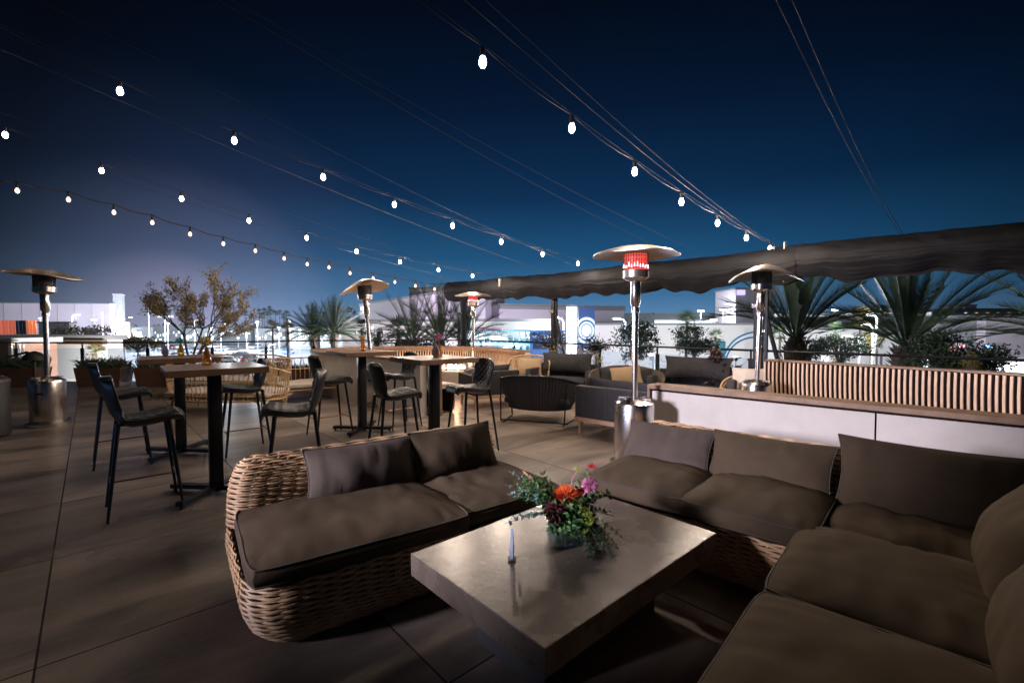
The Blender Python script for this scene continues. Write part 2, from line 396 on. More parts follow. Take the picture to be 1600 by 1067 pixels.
def cushion(w, d, t, kind='box', seed=0, sag=.0, wr=1.0):
    mb = MB(); nx = max(14, int(w / .022)); ny = max(12, int(d / .022)); e = t * .20 if kind == 'box' else .006
    pin = .02 if kind == 'box' else .075
    def pt(i, j, sgn):
        U = -1 + 2 * i / nx; V = -1 + 2 * j / ny
        U = math.sin(U * PI / 2 * .96) / math.sin(PI / 2 * .96); V = math.sin(V * PI / 2 * .96) / math.sin(PI / 2 * .96)
        fu, fv = max(0, 1 - abs(U) ** (4 if kind == 'box' else 2.4)), max(0, 1 - abs(V) ** (4 if kind == 'box' else 2.4))
        x = w / 2 * U * (1 - pin * (1 - V * V)); y = d / 2 * V * (1 - pin * (1 - U * U))
        if kind == 'box':
            c = (abs(U) * abs(V)) ** 5; x *= 1 - .06 * c; y *= 1 - .06 * c
        h = e + (t / 2 - e) * (fu * fv) ** (.72 if kind == 'box' else .62)
        s3 = seed * 7.3; k = (fu * fv) ** .35
        ww = noise.noise(Vector((x * 5 + s3, y * 5, 0))) * .009 + noise.noise(Vector((x * 14 + s3, y * 9, 3))) * .006 + (abs(noise.noise(Vector((x * 9 + s3, y * 3.2 + x * 4, 8)))) ** .6 - .4) * .009
        dx = (1 - abs(U)) * w / 2; dy = (1 - abs(V)) * d / 2
        rad = math.exp(-dx * 11) * abs(noise.noise(Vector((y * 18 + s3, 1.7, x * 2)))) + math.exp(-dy * 11) * abs(noise.noise(Vector((x * 18 + s3, 5.7, y * 2))))
        ww -= rad * .048 * k
        h += ww * k * wr * (1 if sgn > 0 else .3) - (sag * fu * fv if sgn > 0 else 0)
        return Vector((x, y, sgn * h if sgn > 0 else -min(h, t * .45)))
    top = [[pt(i, j, 1) for j in range(ny + 1)] for i in range(nx + 1)]
    bot = [[pt(i, j, -1) for j in range(ny + 1)] for i in range(nx + 1)]
    mb.grid(top); mb.grid(bot)
    per = [(i, 0) for i in range(nx)] + [(nx, j) for j in range(ny)] + [(i, ny) for i in range(nx, 0, -1)] + [(0, j) for j in range(ny, 0, -1)]
    A = [top[i][j] for i, j in per]; B = [bot[i][j] for i, j in per]
    if kind == 'box':
        ctr = Vector((0, 0, 0)); Mid = []
        for a, b in zip(A, B):
            m = (a + b) / 2; o = Vector((m.x / (w / 2), m.y / (d / 2), 0)); Mid.append(m + Vector((m.x, m.y, 0)).normalized() * .012 + Vector((0, 0, .004 * noise.noise(m * 12))))
        mb.grid([A, Mid], False); mb.v[-len(A) * 2:]; mb.grid([Mid, B], False)
        mb.grid([[A[-1], A[0]], [Mid[-1], Mid[0]], [B[-1], B[0]]])
    else:
        mb.grid([A + [A[0]], B + [B[0]]])
    pip = MB().tube([p + Vector((0, 0, .001)) for p in A], .0045, 6, closed=True)
    if kind == 'box': pip.tube(B, .0045, 6, closed=True)
    # merge doubles so the shading is continuous
    bm = bmesh.new(); vs = [bm.verts.new(p) for p in mb.v]
    for f in mb.f:
        try: bm.faces.new([vs[i] for i in f])
        except ValueError: pass
    bmesh.ops.remove_doubles(bm, verts=bm.verts, dist=.0006); bm.verts.index_update()
    r = MB(); r.v = [v.co.copy() for v in bm.verts]; r.f = [tuple(v.index for v in f.verts) for f in bm.faces]; bm.free()
    return r, pip
def put_cushion(name, parent, loc, size, kind='box', rz=0, tilt=(0, 0, 0), m='cushion', seed=0, label=None, sag=0, wr=1.0, top=None):
    a, p = cushion(*size, kind=kind, seed=seed, sag=sag, wr=wr)
    Mx = Matrix.Translation(loc) @ Matrix.Rotation(rz, 4, 'Z') @ Matrix.Rotation(tilt[2], 4, 'Y') @ Matrix.Rotation(tilt[0], 4, 'X') @ Matrix.Rotation(tilt[1], 4, 'Z')
    o = a.xf(Mx).build(name, M[m], parent, True, 70); p.xf(Mx).build('piping', M['piping'] if m in ('cushion', 'greypillow') else M[m], o, True, 80)
    if label: o['label'] = label
    return o

# loveseat on the left (local x along its length, y towards its back)
def loveseat():
    A = R(36); t = empty('wicker_sofa', (-.963 - .809 * .17 + .588 * .06, 1.963 - .588 * .17 - .809 * .06, 0), A, 'wicker loveseat with brown cushions left of the concrete coffee table', 'sofa')
    Ln, D = 1.75, .96
    mb, ln = MB(), MB()
    wick(lerp_levels(BASEK), [(0, 0), (Ln, 0), (Ln, D), (0, D)], .17, mb, ln)
    bk = [(.335, .008), (.45, .010), (.55, .022), (.62, .042), (.66, .065), (.69, .10)]
    wick(lerp_levels(bk), [(0, D - .24), (Ln, D - .24), (Ln, D), (0, D)], .11, mb, ln, ph0=1)
    mb.build('wicker_body', M['wicker'], t, True, 60); ln.build('inner_panel', M['dark_liner'], t)
    put_cushion('seat_cushion', t, (.535, .365, .395), (1.04, .80, .175), seed=1, rz=R(-1.5))
    put_cushion('seat_cushion', t, (1.37, .38, .385), (.74, .72, .16), seed=2, rz=R(1), wr=1.6)
    put_cushion('back_pillow', t, (.69, .645, .565), (.66, .32, .18), 'pillow', tilt=(R(68), 0, 0), seed=3, rz=R(-2), m='greypillow')
    put_cushion('back_pillow', t, (1.31, .645, .575), (.64, .33, .18), 'pillow', tilt=(R(66), 0, 0), seed=4, rz=R(3))
loveseat()
# L-shaped sectional, local x along its back (c'), local y towards the back (n)
CX, CN = Vector((.743, -.669, 0)), Vector((.669, .743, 0))
def sectional():
    o0 = CX * -1.66 + CN * 2.56
    t = empty('wicker_sectional_sofa', (o0.x, o0.y, 0), math.atan2(CX.y, CX.x), 'L-shaped wicker sectional sofa with dark brown cushions at the right front', 'sofa')
    mb, ln = MB(), MB()
    L1, D, LI, LY = 2.20, .94, 1.27, -1.75      # whole back length, depth, inner corner, end of the leg
    poly = [(0, 0), (LI, 0), (LI, LY), (L1, LY), (L1, D), (0, D)]
    wick(lerp_levels(BASEK), poly, .15, mb, ln)
    bk = [(.335, .008), (.45, .010), (.55, .022), (.62, .042), (.66, .065), (.69, .095)]
    wick(lerp_levels(bk), [(0, D - .22), (L1 - .22, D - .22), (L1 - .22, LY), (L1, LY), (L1, D), (0, D)], .10, mb, ln, ph0=1)
    mb.build('wicker_body', M['wicker'], t, True, 60); ln.build('inner_panel', M['dark_liner'], t)
    put_cushion('seat_cushion', t, (.32, .31, .405), (.66, .70, .20), seed=11, rz=R(3))
    put_cushion('seat_cushion', t, (.97, .30, .415), (.66, .72, .20), seed=12)
    put_cushion('seat_cushion', t, (1.66, .41, .395), (.78, .62, .17), seed=13, wr=1.8)
    put_cushion('seat_cushion', t, (1.57, -.30, .41), (.72, .80, .20), seed=14, sag=.01)
    put_cushion('seat_cushion', t, (1.57, -1.09, .41), (.72, .80, .20), seed=15)
    put_cushion('back_pillow', t, (.29, .60, .555), (.62, .36, .17), 'pillow', tilt=(R(52), 0, 0), seed=16, rz=R(4), m='greypillow')
    put_cushion('back_pillow', t, (.93, .62, .555), (.70, .36, .18), 'pillow', tilt=(R(60), 0, 0), seed=17, rz=R(-1))
    put_cushion('back_pillow', t, (1.68, .60, .60), (.80, .42, .18), 'pillow', tilt=(R(66), 0, 0), seed=18, rz=R(-1))
    put_cushion('back_pillow', t, (1.93, -.02, .62), (.66, .42, .22), 'pillow', rz=R(-90), tilt=(R(64), 0, 0), seed=19)
    put_cushion('back_pillow', t, (1.93, -.72, .62), (.66, .42, .22), 'pillow', rz=R(-90), tilt=(R(64), 0, 0), seed=20)
sectional()

# ------------------------------------------------------------------ coffee table with flowers
def coffee_table():
    t = empty('coffee_table', (.278, 2.154, 0), R(42.3), 'low square polished concrete coffee table with a chipped edge', 'coffee table')
    MB().rbox((0, 0, .35), (1.225, .835, .10), .004).build('tabletop', M['concrete'], t)
    MB().rbox((0, 0, .15), (.80, .42, .298), .01).build('plinth', M['plinth'], t)
coffee_table()
def glassmat(name, col, rough=.05):
    return mat(name, col, rough, trans=.85)
M['vasegreen'] = glassmat('vase_green', (.30, .42, .38)); M['amber'] = glassmat('amber_glass', (.95, .40, .08)); M['honey'] = glassmat('honey_glass', (.85, .55, .12))
M['blueplastic'] = mat('pale_blue', (.52, .62, .85), .35); M['lilac'] = mat('lilac', (.55, .50, .75), .35); M['ambersolid'] = mat('amber_disc', (.65, .33, .08), .4)
def fl(name, col): M[name] = mat(name, col, .6, var=.25, vs=30)
fl('f_orange', (.80, .14, .025)); fl('f_pink', (.75, .30, .52)); fl('f_burg', (.07, .008, .016)); fl('f_green', (.08, .19, .055)); fl('f_lime', (.32, .40, .06)); fl('f_euc', (.22, .34, .31))
fl('f_peach', (.75, .45, .30)); fl('f_red', (.55, .03, .05)); fl('f_yellow', (.70, .50, .08)); fl('f_fern', (.02, .055, .018)); fl('f_core', (.18, .03, .02)); fl('f_teal', (.05, .40, .42))
def flower_ball(c, r, n, l, w, m, parent, name, seed=0, up=0.0, squash=1.0):
    rd = random.Random(seed); mb = MB()
    for i in range(n):
        d = Vector((rd.gauss(0, 1), rd.gauss(0, 1), rd.gauss(0, 1) + up)).normalized(); d.z *= squash
        mb.leaf(Vector(c) + d * r * .35, d + Vector((0, 0, .1)), Vector((rd.random(), rd.random(), rd.random())), l, w)
    return mb.build(name, M[m], parent, True)
def bouquet():
    t = empty('flower_arrangement', (.255, 2.17, .4005), R(20), 'orange and pink flowers with trailing greenery in a square glass vase', 'flowers')
    h = .125; s = .068
    mb = MB().rbox((0, 0, h / 2), (s * 2, s * 2, h), .012, seg=3); mb.build('vase', M['vasegreen'], t, True)
    rd = random.Random(3)
    st = MB()
    for i in range(26):
        a = rd.uniform(0, 2 * PI); st.tube([(rd.uniform(-.03, .03), rd.uniform(-.03, .03), .01), (math.cos(a) * .045, math.sin(a) * .045, h + .02)], .0025, 4)
    st.build('stems', M['f_green'], t)
    G, E2, FN = MB(), MB(), MB()
    def sprig(mb, base, d, ln, nl, l, w, droop=.3, side=1):
        p = Vector(base); d = Vector(d).normalized(); pts = [p.copy()]; k = 10
        for i in range(k):
            d = (d + Vector((0, 0, -droop / k))).normalized(); p = p + d * ln / k; pts.append(p.copy())
        mb.tube(pts, [.0022 * (1 - .6 * i / k) for i in range(k + 1)], 4)
        for i in range(nl):
            u = .15 + .85 * i / nl; q = pts[int(u * k)]; tt = (pts[min(k, int(u * k) + 1)] - pts[max(0, int(u * k) - 1)]).normalized()
            sd = tt.cross(Vector((rd.uniform(-.4, .4), rd.uniform(-.4, .4), 1))).normalized() * (1 if i % 2 else -1)
            sd = Matrix.Rotation(rd.uniform(-1, 1), 3, tt) @ sd
            mb.leaf(q, sd + tt * .6, Vector((rd.uniform(-1, 1), rd.uniform(-1, 1), 1)), l * rd.uniform(.7, 1.2) * (1 - .4 * u), w * rd.uniform(.8, 1.2) * (1 - .3 * u))
    # camera-left is roughly world -x
    inv = Matrix.Rotation(-R(20), 3, 'Z')
    def wd(x, y, z): return inv @ Vector((x, y, z))
    for i in range(16):
        a = rd.uniform(-.6, .9); sprig(G, (0, 0, h), wd(-1 + rd.uniform(-.2, .5), rd.uniform(-.6, .6), rd.uniform(.3, 1.2)), rd.uniform(.20, .35), 34, .042, .020, rd.uniform(.1, .6))
    for i in range(13):
        sprig(G, (0, 0, h), wd(rd.uniform(.2, 1), rd.uniform(-.6, .6), rd.uniform(.2, .9)), rd.uniform(.15, .28), 28, .042, .022, rd.uniform(.3, .8))
    for i in range(6):
        sprig(E2, (0, 0, h), wd(-1, rd.uniform(-.6, .2), .25 + .17 * i), .34 if i > 3 else .30, 36, .030, .023, .5)
    for i in range(3): sprig(E2, (0, 0, h), wd(1, rd.uniform(-.6, .3), .3 + .1 * i), .23, 22, .022, .016, .7)
    for i in range(26):
        sprig(G, (0, 0, h), wd(rd.uniform(-.7, .7), rd.uniform(-.9, -.1), rd.uniform(-.1, .8)), .14, 15, .050, .034, .9)
    for i in range(46):
        sprig(FN, (.02, -.02, h), wd(rd.uniform(.25, .9), rd.uniform(-.8, -.1), rd.uniform(-.2, .3)), rd.uniform(.16, .30), 56, .030, .0055, rd.uniform(1.2, 2.1))
    for v in FN.v: v.z = max(v.z, .003)
    G.build('leaves', M['f_green'], t); E2.build('eucalyptus', M['f_euc'], t); FN.build('fern', M['f_fern'], t)
    c = wd(-.005, -.03, .225)
    flower_ball(c, .05, 420, .048, .0055, 'f_orange', t, 'orange_bloom', 1, squash=.7)
    flower_ball(wd(.045, -.02, .215), .03, 160, .032, .005, 'f_orange', t, 'orange_bloom', 5, squash=.7)
    p = wd(.105, -.05, .285); k = flower_ball(p, .034, 300, .030, .007, 'f_pink', t, 'pink_bloom', 2, squash=.75)
    flower_ball(p + Vector((0, 0, .018)), .012, 60, .018, .005, 'f_core', k, 'flower_centre', 6)
    MB().tube([(0, 0, h), tuple(wd(.06, -.03, .2)), tuple(p)], .003, 5).tube([(0, 0, h), tuple(wd(.03, 0, .30)), tuple(wd(.055, .0, .335))], .0018, 5).build('flower_stem', M['f_pink'], t)
    flower_ball(wd(-.055, -.065, .165), .04, 120, .045, .024, 'f_burg', t, 'burgundy_bloom', 3)
    flower_ball(wd(-.035, -.02, .21), .03, 70, .038, .02, 'f_burg', t, 'burgundy_bloom', 8)
    flower_ball(wd(.08, .02, .22), .02, 40, .028, .018, 'f_red', t, 'red_bud', 4)
    flower_ball(wd(.125, .02, .335), .012, 22, .035, .007, 'f_red', t, 'red_spray', 9, up=1)
    flower_ball(wd(.05, 0, .34), .012, 26, .016, .006, 'f_lime', t, 'green_bud', 10)
    a = MB()
    for j in range(3):
        x0 = .055 + .017 * j; pts = [wd(.02, -.05, .20), wd(x0, -.09, .205 - .01 * j), wd(x0 + .025, -.105, .15), wd(x0 + .012 - .012 * j, -.115, .075 + .015 * j)]
        a.tube(pts, [.002, .0025, .003, .002], 5)
        for i in range(170):
            u = rd.uniform(.30, 1) * 2.999; q = pts[int(u)].lerp(pts[int(u) + 1], u % 1); a.leaf(q, Vector((rd.gauss(0, 1), rd.gauss(0, 1), rd.gauss(-.5, 1))), Vector((0, 0, 1)), .013, .006)
    a.build('trailing_flower', M['f_lime'], t)
    a = MB()
    for j in range(3):
        e = wd(-.20 + .03 * j, .06, .31 - .03 * j)
        for i in range(60):
            u = rd.random() ** .7; q = Vector((0, 0, h)).lerp(e, .55 + .45 * u); a.leaf(q, Vector((rd.gauss(0, .6), rd.gauss(0, .6), 1)), Vector((1, 0, 0)), .014, .006)
        a.tube([(0, 0, h), e], .0018, 4)
    a.build('peach_spray', M['f_peach'], t)
bouquet()
def teardrop(loc, rz, m, label, hgt=.15, lean=0):
    t = empty('menu_stand', loc, rz, label, 'table sign')
    P = []
    for i in range(41):
        a = 2 * PI * i / 40; r = 1; x = math.sin(a) * .36 * (math.sin(a / 2) ** 1.2); z = (1 - math.cos(a)) / 2
        P.append((x * hgt, hgt * (1 - z)))
    P = P[:-1]; th = .012; mb = MB(); n = len(P)
    mb.v = [Vector((p[0], -th / 2, p[1])) for p in P] + [Vector((p[0], th / 2, p[1])) for p in P]
    mb.f = [tuple(range(n)), tuple(range(2 * n - 1, n - 1, -1))] + [(i, (i + 1) % n, n + (i + 1) % n, n + i) for i in range(n)]
    mb.xf(Matrix.Translation((0, 0, .004))); mb.build('body', M[m], t, True)
    mb = MB().lathe([(.0, -.0085), (hgt * .16, -.0085), (hgt * .16, .0085), (0, .0085)], 20, M=Matrix.Rotation(PI / 2, 3, 'X'), c=(0, 0, hgt * .33)); mb.build('disc', M['ambersolid'], t)
    MB().rbox((0, 0, .003), (.05, .035, .006), .002).build('foot', M['black'], t)
teardrop((at(800, 880, 1.99).x, 1.99, .4005), R(86), 'blueplastic', 'slim pale blue teardrop stand on the concrete coffee table', .135)

# ------------------------------------------------------------------ bar tables and stools
A42 = R(42.3)
def bar_table(x, y, label, first=None, w=.70, d=.70):
    if first:
        t = copy_tree(first); t.location = (x, y, 0); return tag(t, label)
    t = empty('bar_table', (x, y, 0), R(40), label, 'bar table', 'square bar tables')
    MB().rbox((0, 0, 1.054), (w, d, .052), .004).build('tabletop', M['tabletop'], t)
    MB().rbox((0, 0, .52), (.10, .10, 1.01), .012).box((0, 0, 1.02), (.34, .34, .012)).build('column', M['blackmetal'], t, True)
    b = MB()
    for k in range(4):
        a = PI / 4 + k * PI / 2; b.box((math.cos(a) * .20, math.sin(a) * .20, .045), (.40, .065, .035), a); b.lathe([(.012, 0), (.014, .015), (.006, .028)], 8, (math.cos(a) * .38, math.sin(a) * .38, 0))
    b.build('foot', M['blackmetal'], t, True); return t
bt = bar_table(-2.53, 3.93, 'wooden bar table nearest the camera with an orange bottle vase')
bar_table(-3.68, 5.12, 'wooden bar table at far left holding an amber vase and lilac stand', bt)
bar_table(-2.03, 6.25, 'wooden bar table in front of the leaning heater', bt)
bar_table(-.85, 5.03, 'bar table with a blue teardrop stand and pink flower', bt)

def stool_proto():
    t = empty('bar_stool', (0, 0, 0), 0, 'x', 'bar stool', 'dark bucket bar stools')
    prof = [(.235, .685), (.228, .712), (.19, .728), (.12, .722), (.02, .705), (-.08, .700), (-.145, .718), (-.185, .765), (-.205, .83), (-.222, .90), (-.238, .97), (-.246, 1.015), (-.248, 1.035)]
    wid = [.13, .165, .20, .222, .225, .205, .18, .165, .175, .195, .198, .165, .09]
    # catmull resample
    def cr(a, t):
        n = len(a); i = min(int(t), n - 2); f = t - i; p = [a[max(0, i - 1)], a[i], a[i + 1], a[min(n - 1, i + 2)]]
        g = lambda w: .5 * ((2 * w[1]) + (-w[0] + w[2]) * f + (2 * w[0] - 5 * w[1] + 4 * w[2] - w[3]) * f * f + (-w[0] + 3 * w[1] - 3 * w[2] + w[3]) * f ** 3)
        return g(p)
    NV, NU = 56, 22; xs = [p[0] for p in prof]; zs = [p[1] for p in prof]
    def surf(i, j, off, quilt=False, sh=1.0):
        t_ = (len(prof) - 1) * i / NV; u = -1 + 2 * j / NU; X = cr(xs, t_); Z = cr(zs, t_); w = cr(wid, t_) * sh
        t2 = min(len(prof) - 1, t_ + .05); t1 = max(0, t_ - .05); tx = cr(xs, t2) - cr(xs, t1); tz = cr(zs, t2) - cr(zs, t1); l = math.hypot(tx, tz) or 1; nx, nz = tz / l, -tx / l
        back = max(0, min(1, (t_ - 5.5) / 2)); curl = u * u
        X += back * .055 * curl; Z += (1 - back) * (.015 * curl * (1 if t_ > 2.5 else (t_ / 2.5) * 2 - 1))
        q = 0
        if quilt:
            s = t_ * .058; y = u * w; a = abs(math.sin((s + y) * PI / .078)); b = abs(math.sin((s - y) * PI / .078)); q = .015 * min(a, b) ** .45 * min(1, (t_ - .6) / .5, (12 - t_) / .5, (1 - abs(u)) * 6)
        rnd = (1 - abs(u) ** 6)
        return Vector((X + nx * (off * rnd + q), u * w, Z + nz * (off * rnd + q)))
    o = MB(); fr = [[surf(i, j, .012) for j in range(NU + 1)] for i in range(NV + 1)]; bk = [[surf(i, j, -.018 - .030 * max(0, min(1, i / NV * 12 / 1.2, (6.5 - i / NV * 12) / 1.5))) for j in range(NU + 1)] for i in range(NV + 1)]
    o.grid(fr); o.grid(bk)
    per = [(i, 0) for i in range(NV)] + [(NV, j) for j in range(NU)] + [(i, NU) for i in range(NV, 0, -1)] + [(0, j) for j in range(NU, 0, -1)]
    o.grid([[fr[i][j] for i, j in per] + [fr[0][0]], [bk[i][j] for i, j in per] + [bk[0][0]]])
    sh = o.build('seat_shell', M['leather'], t, True, 80)
    MB().tube([(fr[i][j] + bk[i][j]) / 2 for i, j in per], .010, 6, closed=True).build('piping', M['leather'], sh, True, 80)
    NVs, NUs = NV, NU; NV, NU = 110, 50
    q = MB(); P = [[surf(i, j, .0135, True, .955) for j in range(NU + 1)] for i in range(6, NV - 2)]; q.grid(P); q.build('quilted_pad', M['quilt'], t, True, 80)
    top = {}
    for sx in (1, -1):
        for sy in (1, -1):
            a = Vector((.15 * sx - .01, .145 * sy, .70)); b = Vector((.225 * sx - .01, .215 * sy, 0)); top[sx, sy] = (a, b)
            MB().tube([a, a.lerp(b, .5), b], [.0155, .0135, .010], 10).build('leg', M['blackmetal'], t, True)
    pt = lambda k: top[k][0].lerp(top[k][1], .66)
    for sx in (1, -1): MB().tube([pt((sx, 1)), pt((sx, -1))], .0065, 8).build('rung', M['copper'], t, True)
    MB().tube([(pt((1, 1)) + pt((1, -1))) / 2, (pt((-1, 1)) + pt((-1, -1))) / 2], .0065, 8).build('rung', M['copper'], t, True)
    MB().box((0, 0, .688), (.30, .29, .02)).build('seat_frame', M['blackmetal'], t)
    return t
stp = stool_proto()
stools = [(-2.87, 3.60, 42, 'nearest dark bar stool, seen from its back left of the front table'),
          (-4.07, 4.82, 42, 'dark bar stool second from left, behind the nearest stool'),
          (-3.05, 5.25, 220, 'dark bar stool half hidden behind the front bar table, facing left'),
          (-1.86, 3.93, 205, 'quilted bar stool between the front bar table and the wicker loveseat'),
          (-2.36, 6.00, 40, 'dark bar stool seen from behind at the table by the leaning heater'),
          (-1.22, 4.80, 34, 'dark bar stool showing its smooth back in front of the blue stand table'),
          (-.47, 5.28, 215, 'quilted bar stool at the right end of the bar tables'),
          (-1.60, 6.55, 222, 'small quilted bar stool farthest back, behind the blue stand table')]
for i, (x, y, a, lb) in enumerate(stools):
    o = stp if i == 0 else copy_tree(stp); o.location = (x, y, 0); o.rotation_euler = (0, 0, R(a)); o['label'] = lb

def bottle_vase(x, y, z, m, fm, label, fh=.12, s=1, fr=.03):
    t = empty('bud_vase', (x, y, z), 0, label, 'vase')
    pr = [(.030, 0), (.033, .01), (.032, .05), (.026, .09), (.014, .125), (.011, .145), (.013, .15)]
    MB().lathe([(r * s, q * s) for r, q in pr], 14).build('bottle', M[m], t, True)
    MB().tube([(0, 0, .05), (0, 0, .15 * s), (-.012, 0, .15 * s + fh * .5)], .003, 5).build('stem', M['f_green'], t)
    flower_ball((-.012, 0, .15 * s + fh * .5), fr, 120, fr * 1.25, .010, fm, t, 'bloom', int(x * 100) % 97, squash=.75)
    return t
TZ = 1.081
bottle_vase(-2.63, 3.99, TZ, 'amber', 'f_yellow', 'orange glass bottle with a yellow flower on the nearest bar table', .10, 1.05, .034)
bottle_vase(-3.73, 5.22, TZ, 'honey', 'f_teal', 'amber glass vase with a teal and red flower on the far left bar table', .05, 1.0, .028)
bottle_vase(-2.00, 6.22, TZ, 'amber', 'f_yellow', 'orange glass bottle with a round yellow flower on the table before the leaning heater', .06, 1.0, .028)
bottle_vase(-.80, 5.12, TZ, 'amber', 'f_pink', 'slim orange vase with a pink flower behind the blue teardrop stand', .16, .9, .03)
teardrop((-3.83, 5.12, TZ), R(15), 'lilac', 'lilac teardrop stand beside the amber vase on the far left bar table', .13)
teardrop((-.82, 4.98, TZ), R(-8), 'blueplastic', 'blue teardrop stand with an amber disc on the right bar table', .15)

# ------------------------------------------------------------------ patio heaters
def heater(x, y, label, on=False, lean=0, lean_dir=0, dome_tilt=(0, 0), rz=0, bend=0, bdir=0):
    t = empty('patio_heater', (x, y, 0), rz, label, 'patio heater', 'steel mushroom patio heaters')
    K = Matrix.Rotation(lean, 4, Vector((-math.sin(lean_dir), math.cos(lean_dir), 0)))
    MB().lathe([(.24, 0.0), (.245, .02), (.245, .05), (.21, .06)], 32).build('base', M['steel'], t, True)
    c = MB().lathe([(.195, .055), (.198, .06), (.200, .40), (.198, .62), (.190, .645), (.12, .685), (.045, .70), (.036, .70)], 40)
    for k in range(10):
        a = k * PI / 5; c.box((math.cos(a) * .12, math.sin(a) * .12, .688), (.10, .008, .008), a, M=None)
    cv = c.build('tank_cover', M['steel'], t, True)
    MB().rbox((0.0, -.2, .47), (.10, .012, .03), .004).build('handle', M['black'], cv)
    for s in (-1, 1): MB().lathe([(.0, -.015), (.035, -.015), (.035, .015), (0, .015)], 14, (s * .12, .22, .036), M=Matrix.Rotation(PI / 2, 3, 'Y')).build('wheel', M['black'], t)
    MB().lathe([(.030, .69), (.030, 1.55), (.040, 1.56), (.040, 1.60), (.030, 1.61), (.034, 1.62), (.050, 1.64), (.052, 1.86), (.042, 1.88)], 24).xf(K).build('pole', M['steel'], t, True)
    b = MB().lathe([(.05, 1.86), (.10, 1.88), (.125, 1.90), (.128, 1.97)], 28).xf(K).build('burner_bowl', M['steel'] if not on else M['steel_worn'], t, True)
    br = MB().lathe([(.115, 1.97), (.116, 2.13)], 28).xf(K).build('burner', M['burner_on' if on else 'burner_off'], t, True)
    rb = MB()
    for k in range(28):
        a = 2 * PI * k / 28; rb.tube([(math.cos(a) * .118, math.sin(a) * .118, 1.97), (math.cos(a) * .118, math.sin(a) * .118, 2.14)], .003, 4)
    for z in (1.99, 2.03, 2.07, 2.11): rb.tube([(math.cos(a * PI / 14) * .119, math.sin(a * PI / 14) * .119, z) for a in range(28)], .002, 4, closed=True)
    rb.xf(K).build('guard', M['burner_off'], br)
    if on:
        rd = random.Random(4); hm = MB()
        for k in range(26):
            a = 2 * PI * k / 26; q = Vector((math.cos(a) * .1185, math.sin(a) * .1185, 1.985 + .02 * rd.random())); hm.tube([q, q + Vector((0, 0, .02 + .03 * rd.random()))], [.008, .003], 5)
        hm.xf(K).build('flame', M['hot'], br)
        lamp((0, 0, 2.05), 22, (1, .35, .18), t, .12)
    D_ = MB(); n = 48; P = []
    for r, z in [(.02, 2.215), (.12, 2.21), (.20, 2.195), (.30, 2.165), (.40, 2.135), (.425, 2.122), (.425, 2.115), (.40, 2.125), (.30, 2.152), (.20, 2.18), (.02, 2.195)]:
        P.append([Vector((r * math.cos(2 * PI * j / n), r * math.sin(2 * PI * j / n), z + .008 * (r / .42) ** 2 * math.sin(8 * PI * 2 * j / n / 2))) for j in range(n + 1)])
    for col in P:
        for q in col:
            a_ = q.x * math.cos(bdir) + q.y * math.sin(bdir)
            if a_ > .06: q.z -= bend * (a_ - .06) ** 1.5
    D_.grid(P)
    Dm = Matrix.Translation((0, 0, 2.16)) @ Matrix.Rotation(dome_tilt[0], 4, 'X') @ Matrix.Rotation(dome_tilt[1], 4, 'Y') @ Matrix.Translation((0, 0, -2.16))
    D_.xf(K @ Dm).build('reflector', M['steel_worn'], t, True, 50)
    ps = MB()
    for k in range(3):
        a = 2 * PI * k / 3 + .4; ps.tube([(math.cos(a) * .09, math.sin(a) * .09, 2.12), (math.cos(a) * .09, math.sin(a) * .09, 2.215)], .004, 5)
    ps.xf(K).build('spacer', M['steel'], t)
    return t
heater(-6.63, 6.60, 'unlit patio heater with a tilted dome at the far left rail', dome_tilt=(R(0), R(5.5)), rz=R(20))
heater(-2.46, 8.25, 'leaning unlit patio heater behind the middle bar table', lean=R(4.2), lean_dir=PI, dome_tilt=(R(-10), R(-3)), bend=.75, bdir=PI + .7)
heater(-.92, 11.0, 'small lit patio heater inside the far curved booth', on=True, dome_tilt=(R(2), R(0)))
heater(1.24, 4.67, 'large lit patio heater glowing red at the end of the white booth wall', on=True)
heater(3.27, 6.20, 'unlit patio heater with a badly bent dome behind the white booth wall', lean=R(1.5), lean_dir=0, dome_tilt=(R(-9), R(-12)), bend=1.1, bdir=-.7)

# ------------------------------------------------------------------ curved booths
def wall_path(path, th, z0, z1, closed=False):
    P = [Vector((*p, 0)) for p in path]; mb = MB(); n = len(P); Lf, Rt = [], []
    for i in range(n):
        a = P[max(0, i - 1)]; b = P[min(n - 1, i + 1)]; t = (b - a).normalized(); nn = Vector((-t.y, t.x, 0))
        Lf.append(P[i] + nn * th[0]); Rt.append(P[i] + nn * th[1])
    g = [[l + Vector((0, 0, z0)), l + Vector((0, 0, z1)), r + Vector((0, 0, z1)), r + Vector((0, 0, z0)), l + Vector((0, 0, z0))] for l, r in zip(Lf, Rt)]
    mb.grid(g); mb.add(g[0][:4], [(0, 1, 2, 3)]); mb.add(g[-1][:4], [(3, 2, 1, 0)]); return mb
def smooth_path(pts, step):
    P = [Vector(p) for p in pts]; o = []; n = len(P)
    for i in range(n - 1):
        p0, p1, p2, p3 = P[max(0, i - 1)], P[i], P[i + 1], P[min(n - 1, i + 2)]; k = 12
        for j in range(k):
            t = j / k; o.append(.5 * ((2 * p1) + (p2 - p0) * t + (2 * p0 - 5 * p1 + 4 * p2 - p3) * t * t + (3 * p1 - p0 - 3 * p2 + p3) * t ** 3))
    o.append(P[-1]); Ls = [0]
    for a, b in zip(o, o[1:]): Ls.append(Ls[-1] + (b - a).length)
    m = max(2, round(Ls[-1] / step)); r = []; j = 0
    for i in range(m + 1):
        s = Ls[-1] * i / m
        while j < len(Ls) - 2 and Ls[j + 1] < s: j += 1
        u = (s - Ls[j]) / max(1e-9, Ls[j + 1] - Ls[j]); r.append(o[j].lerp(o[j + 1], u))
    return r
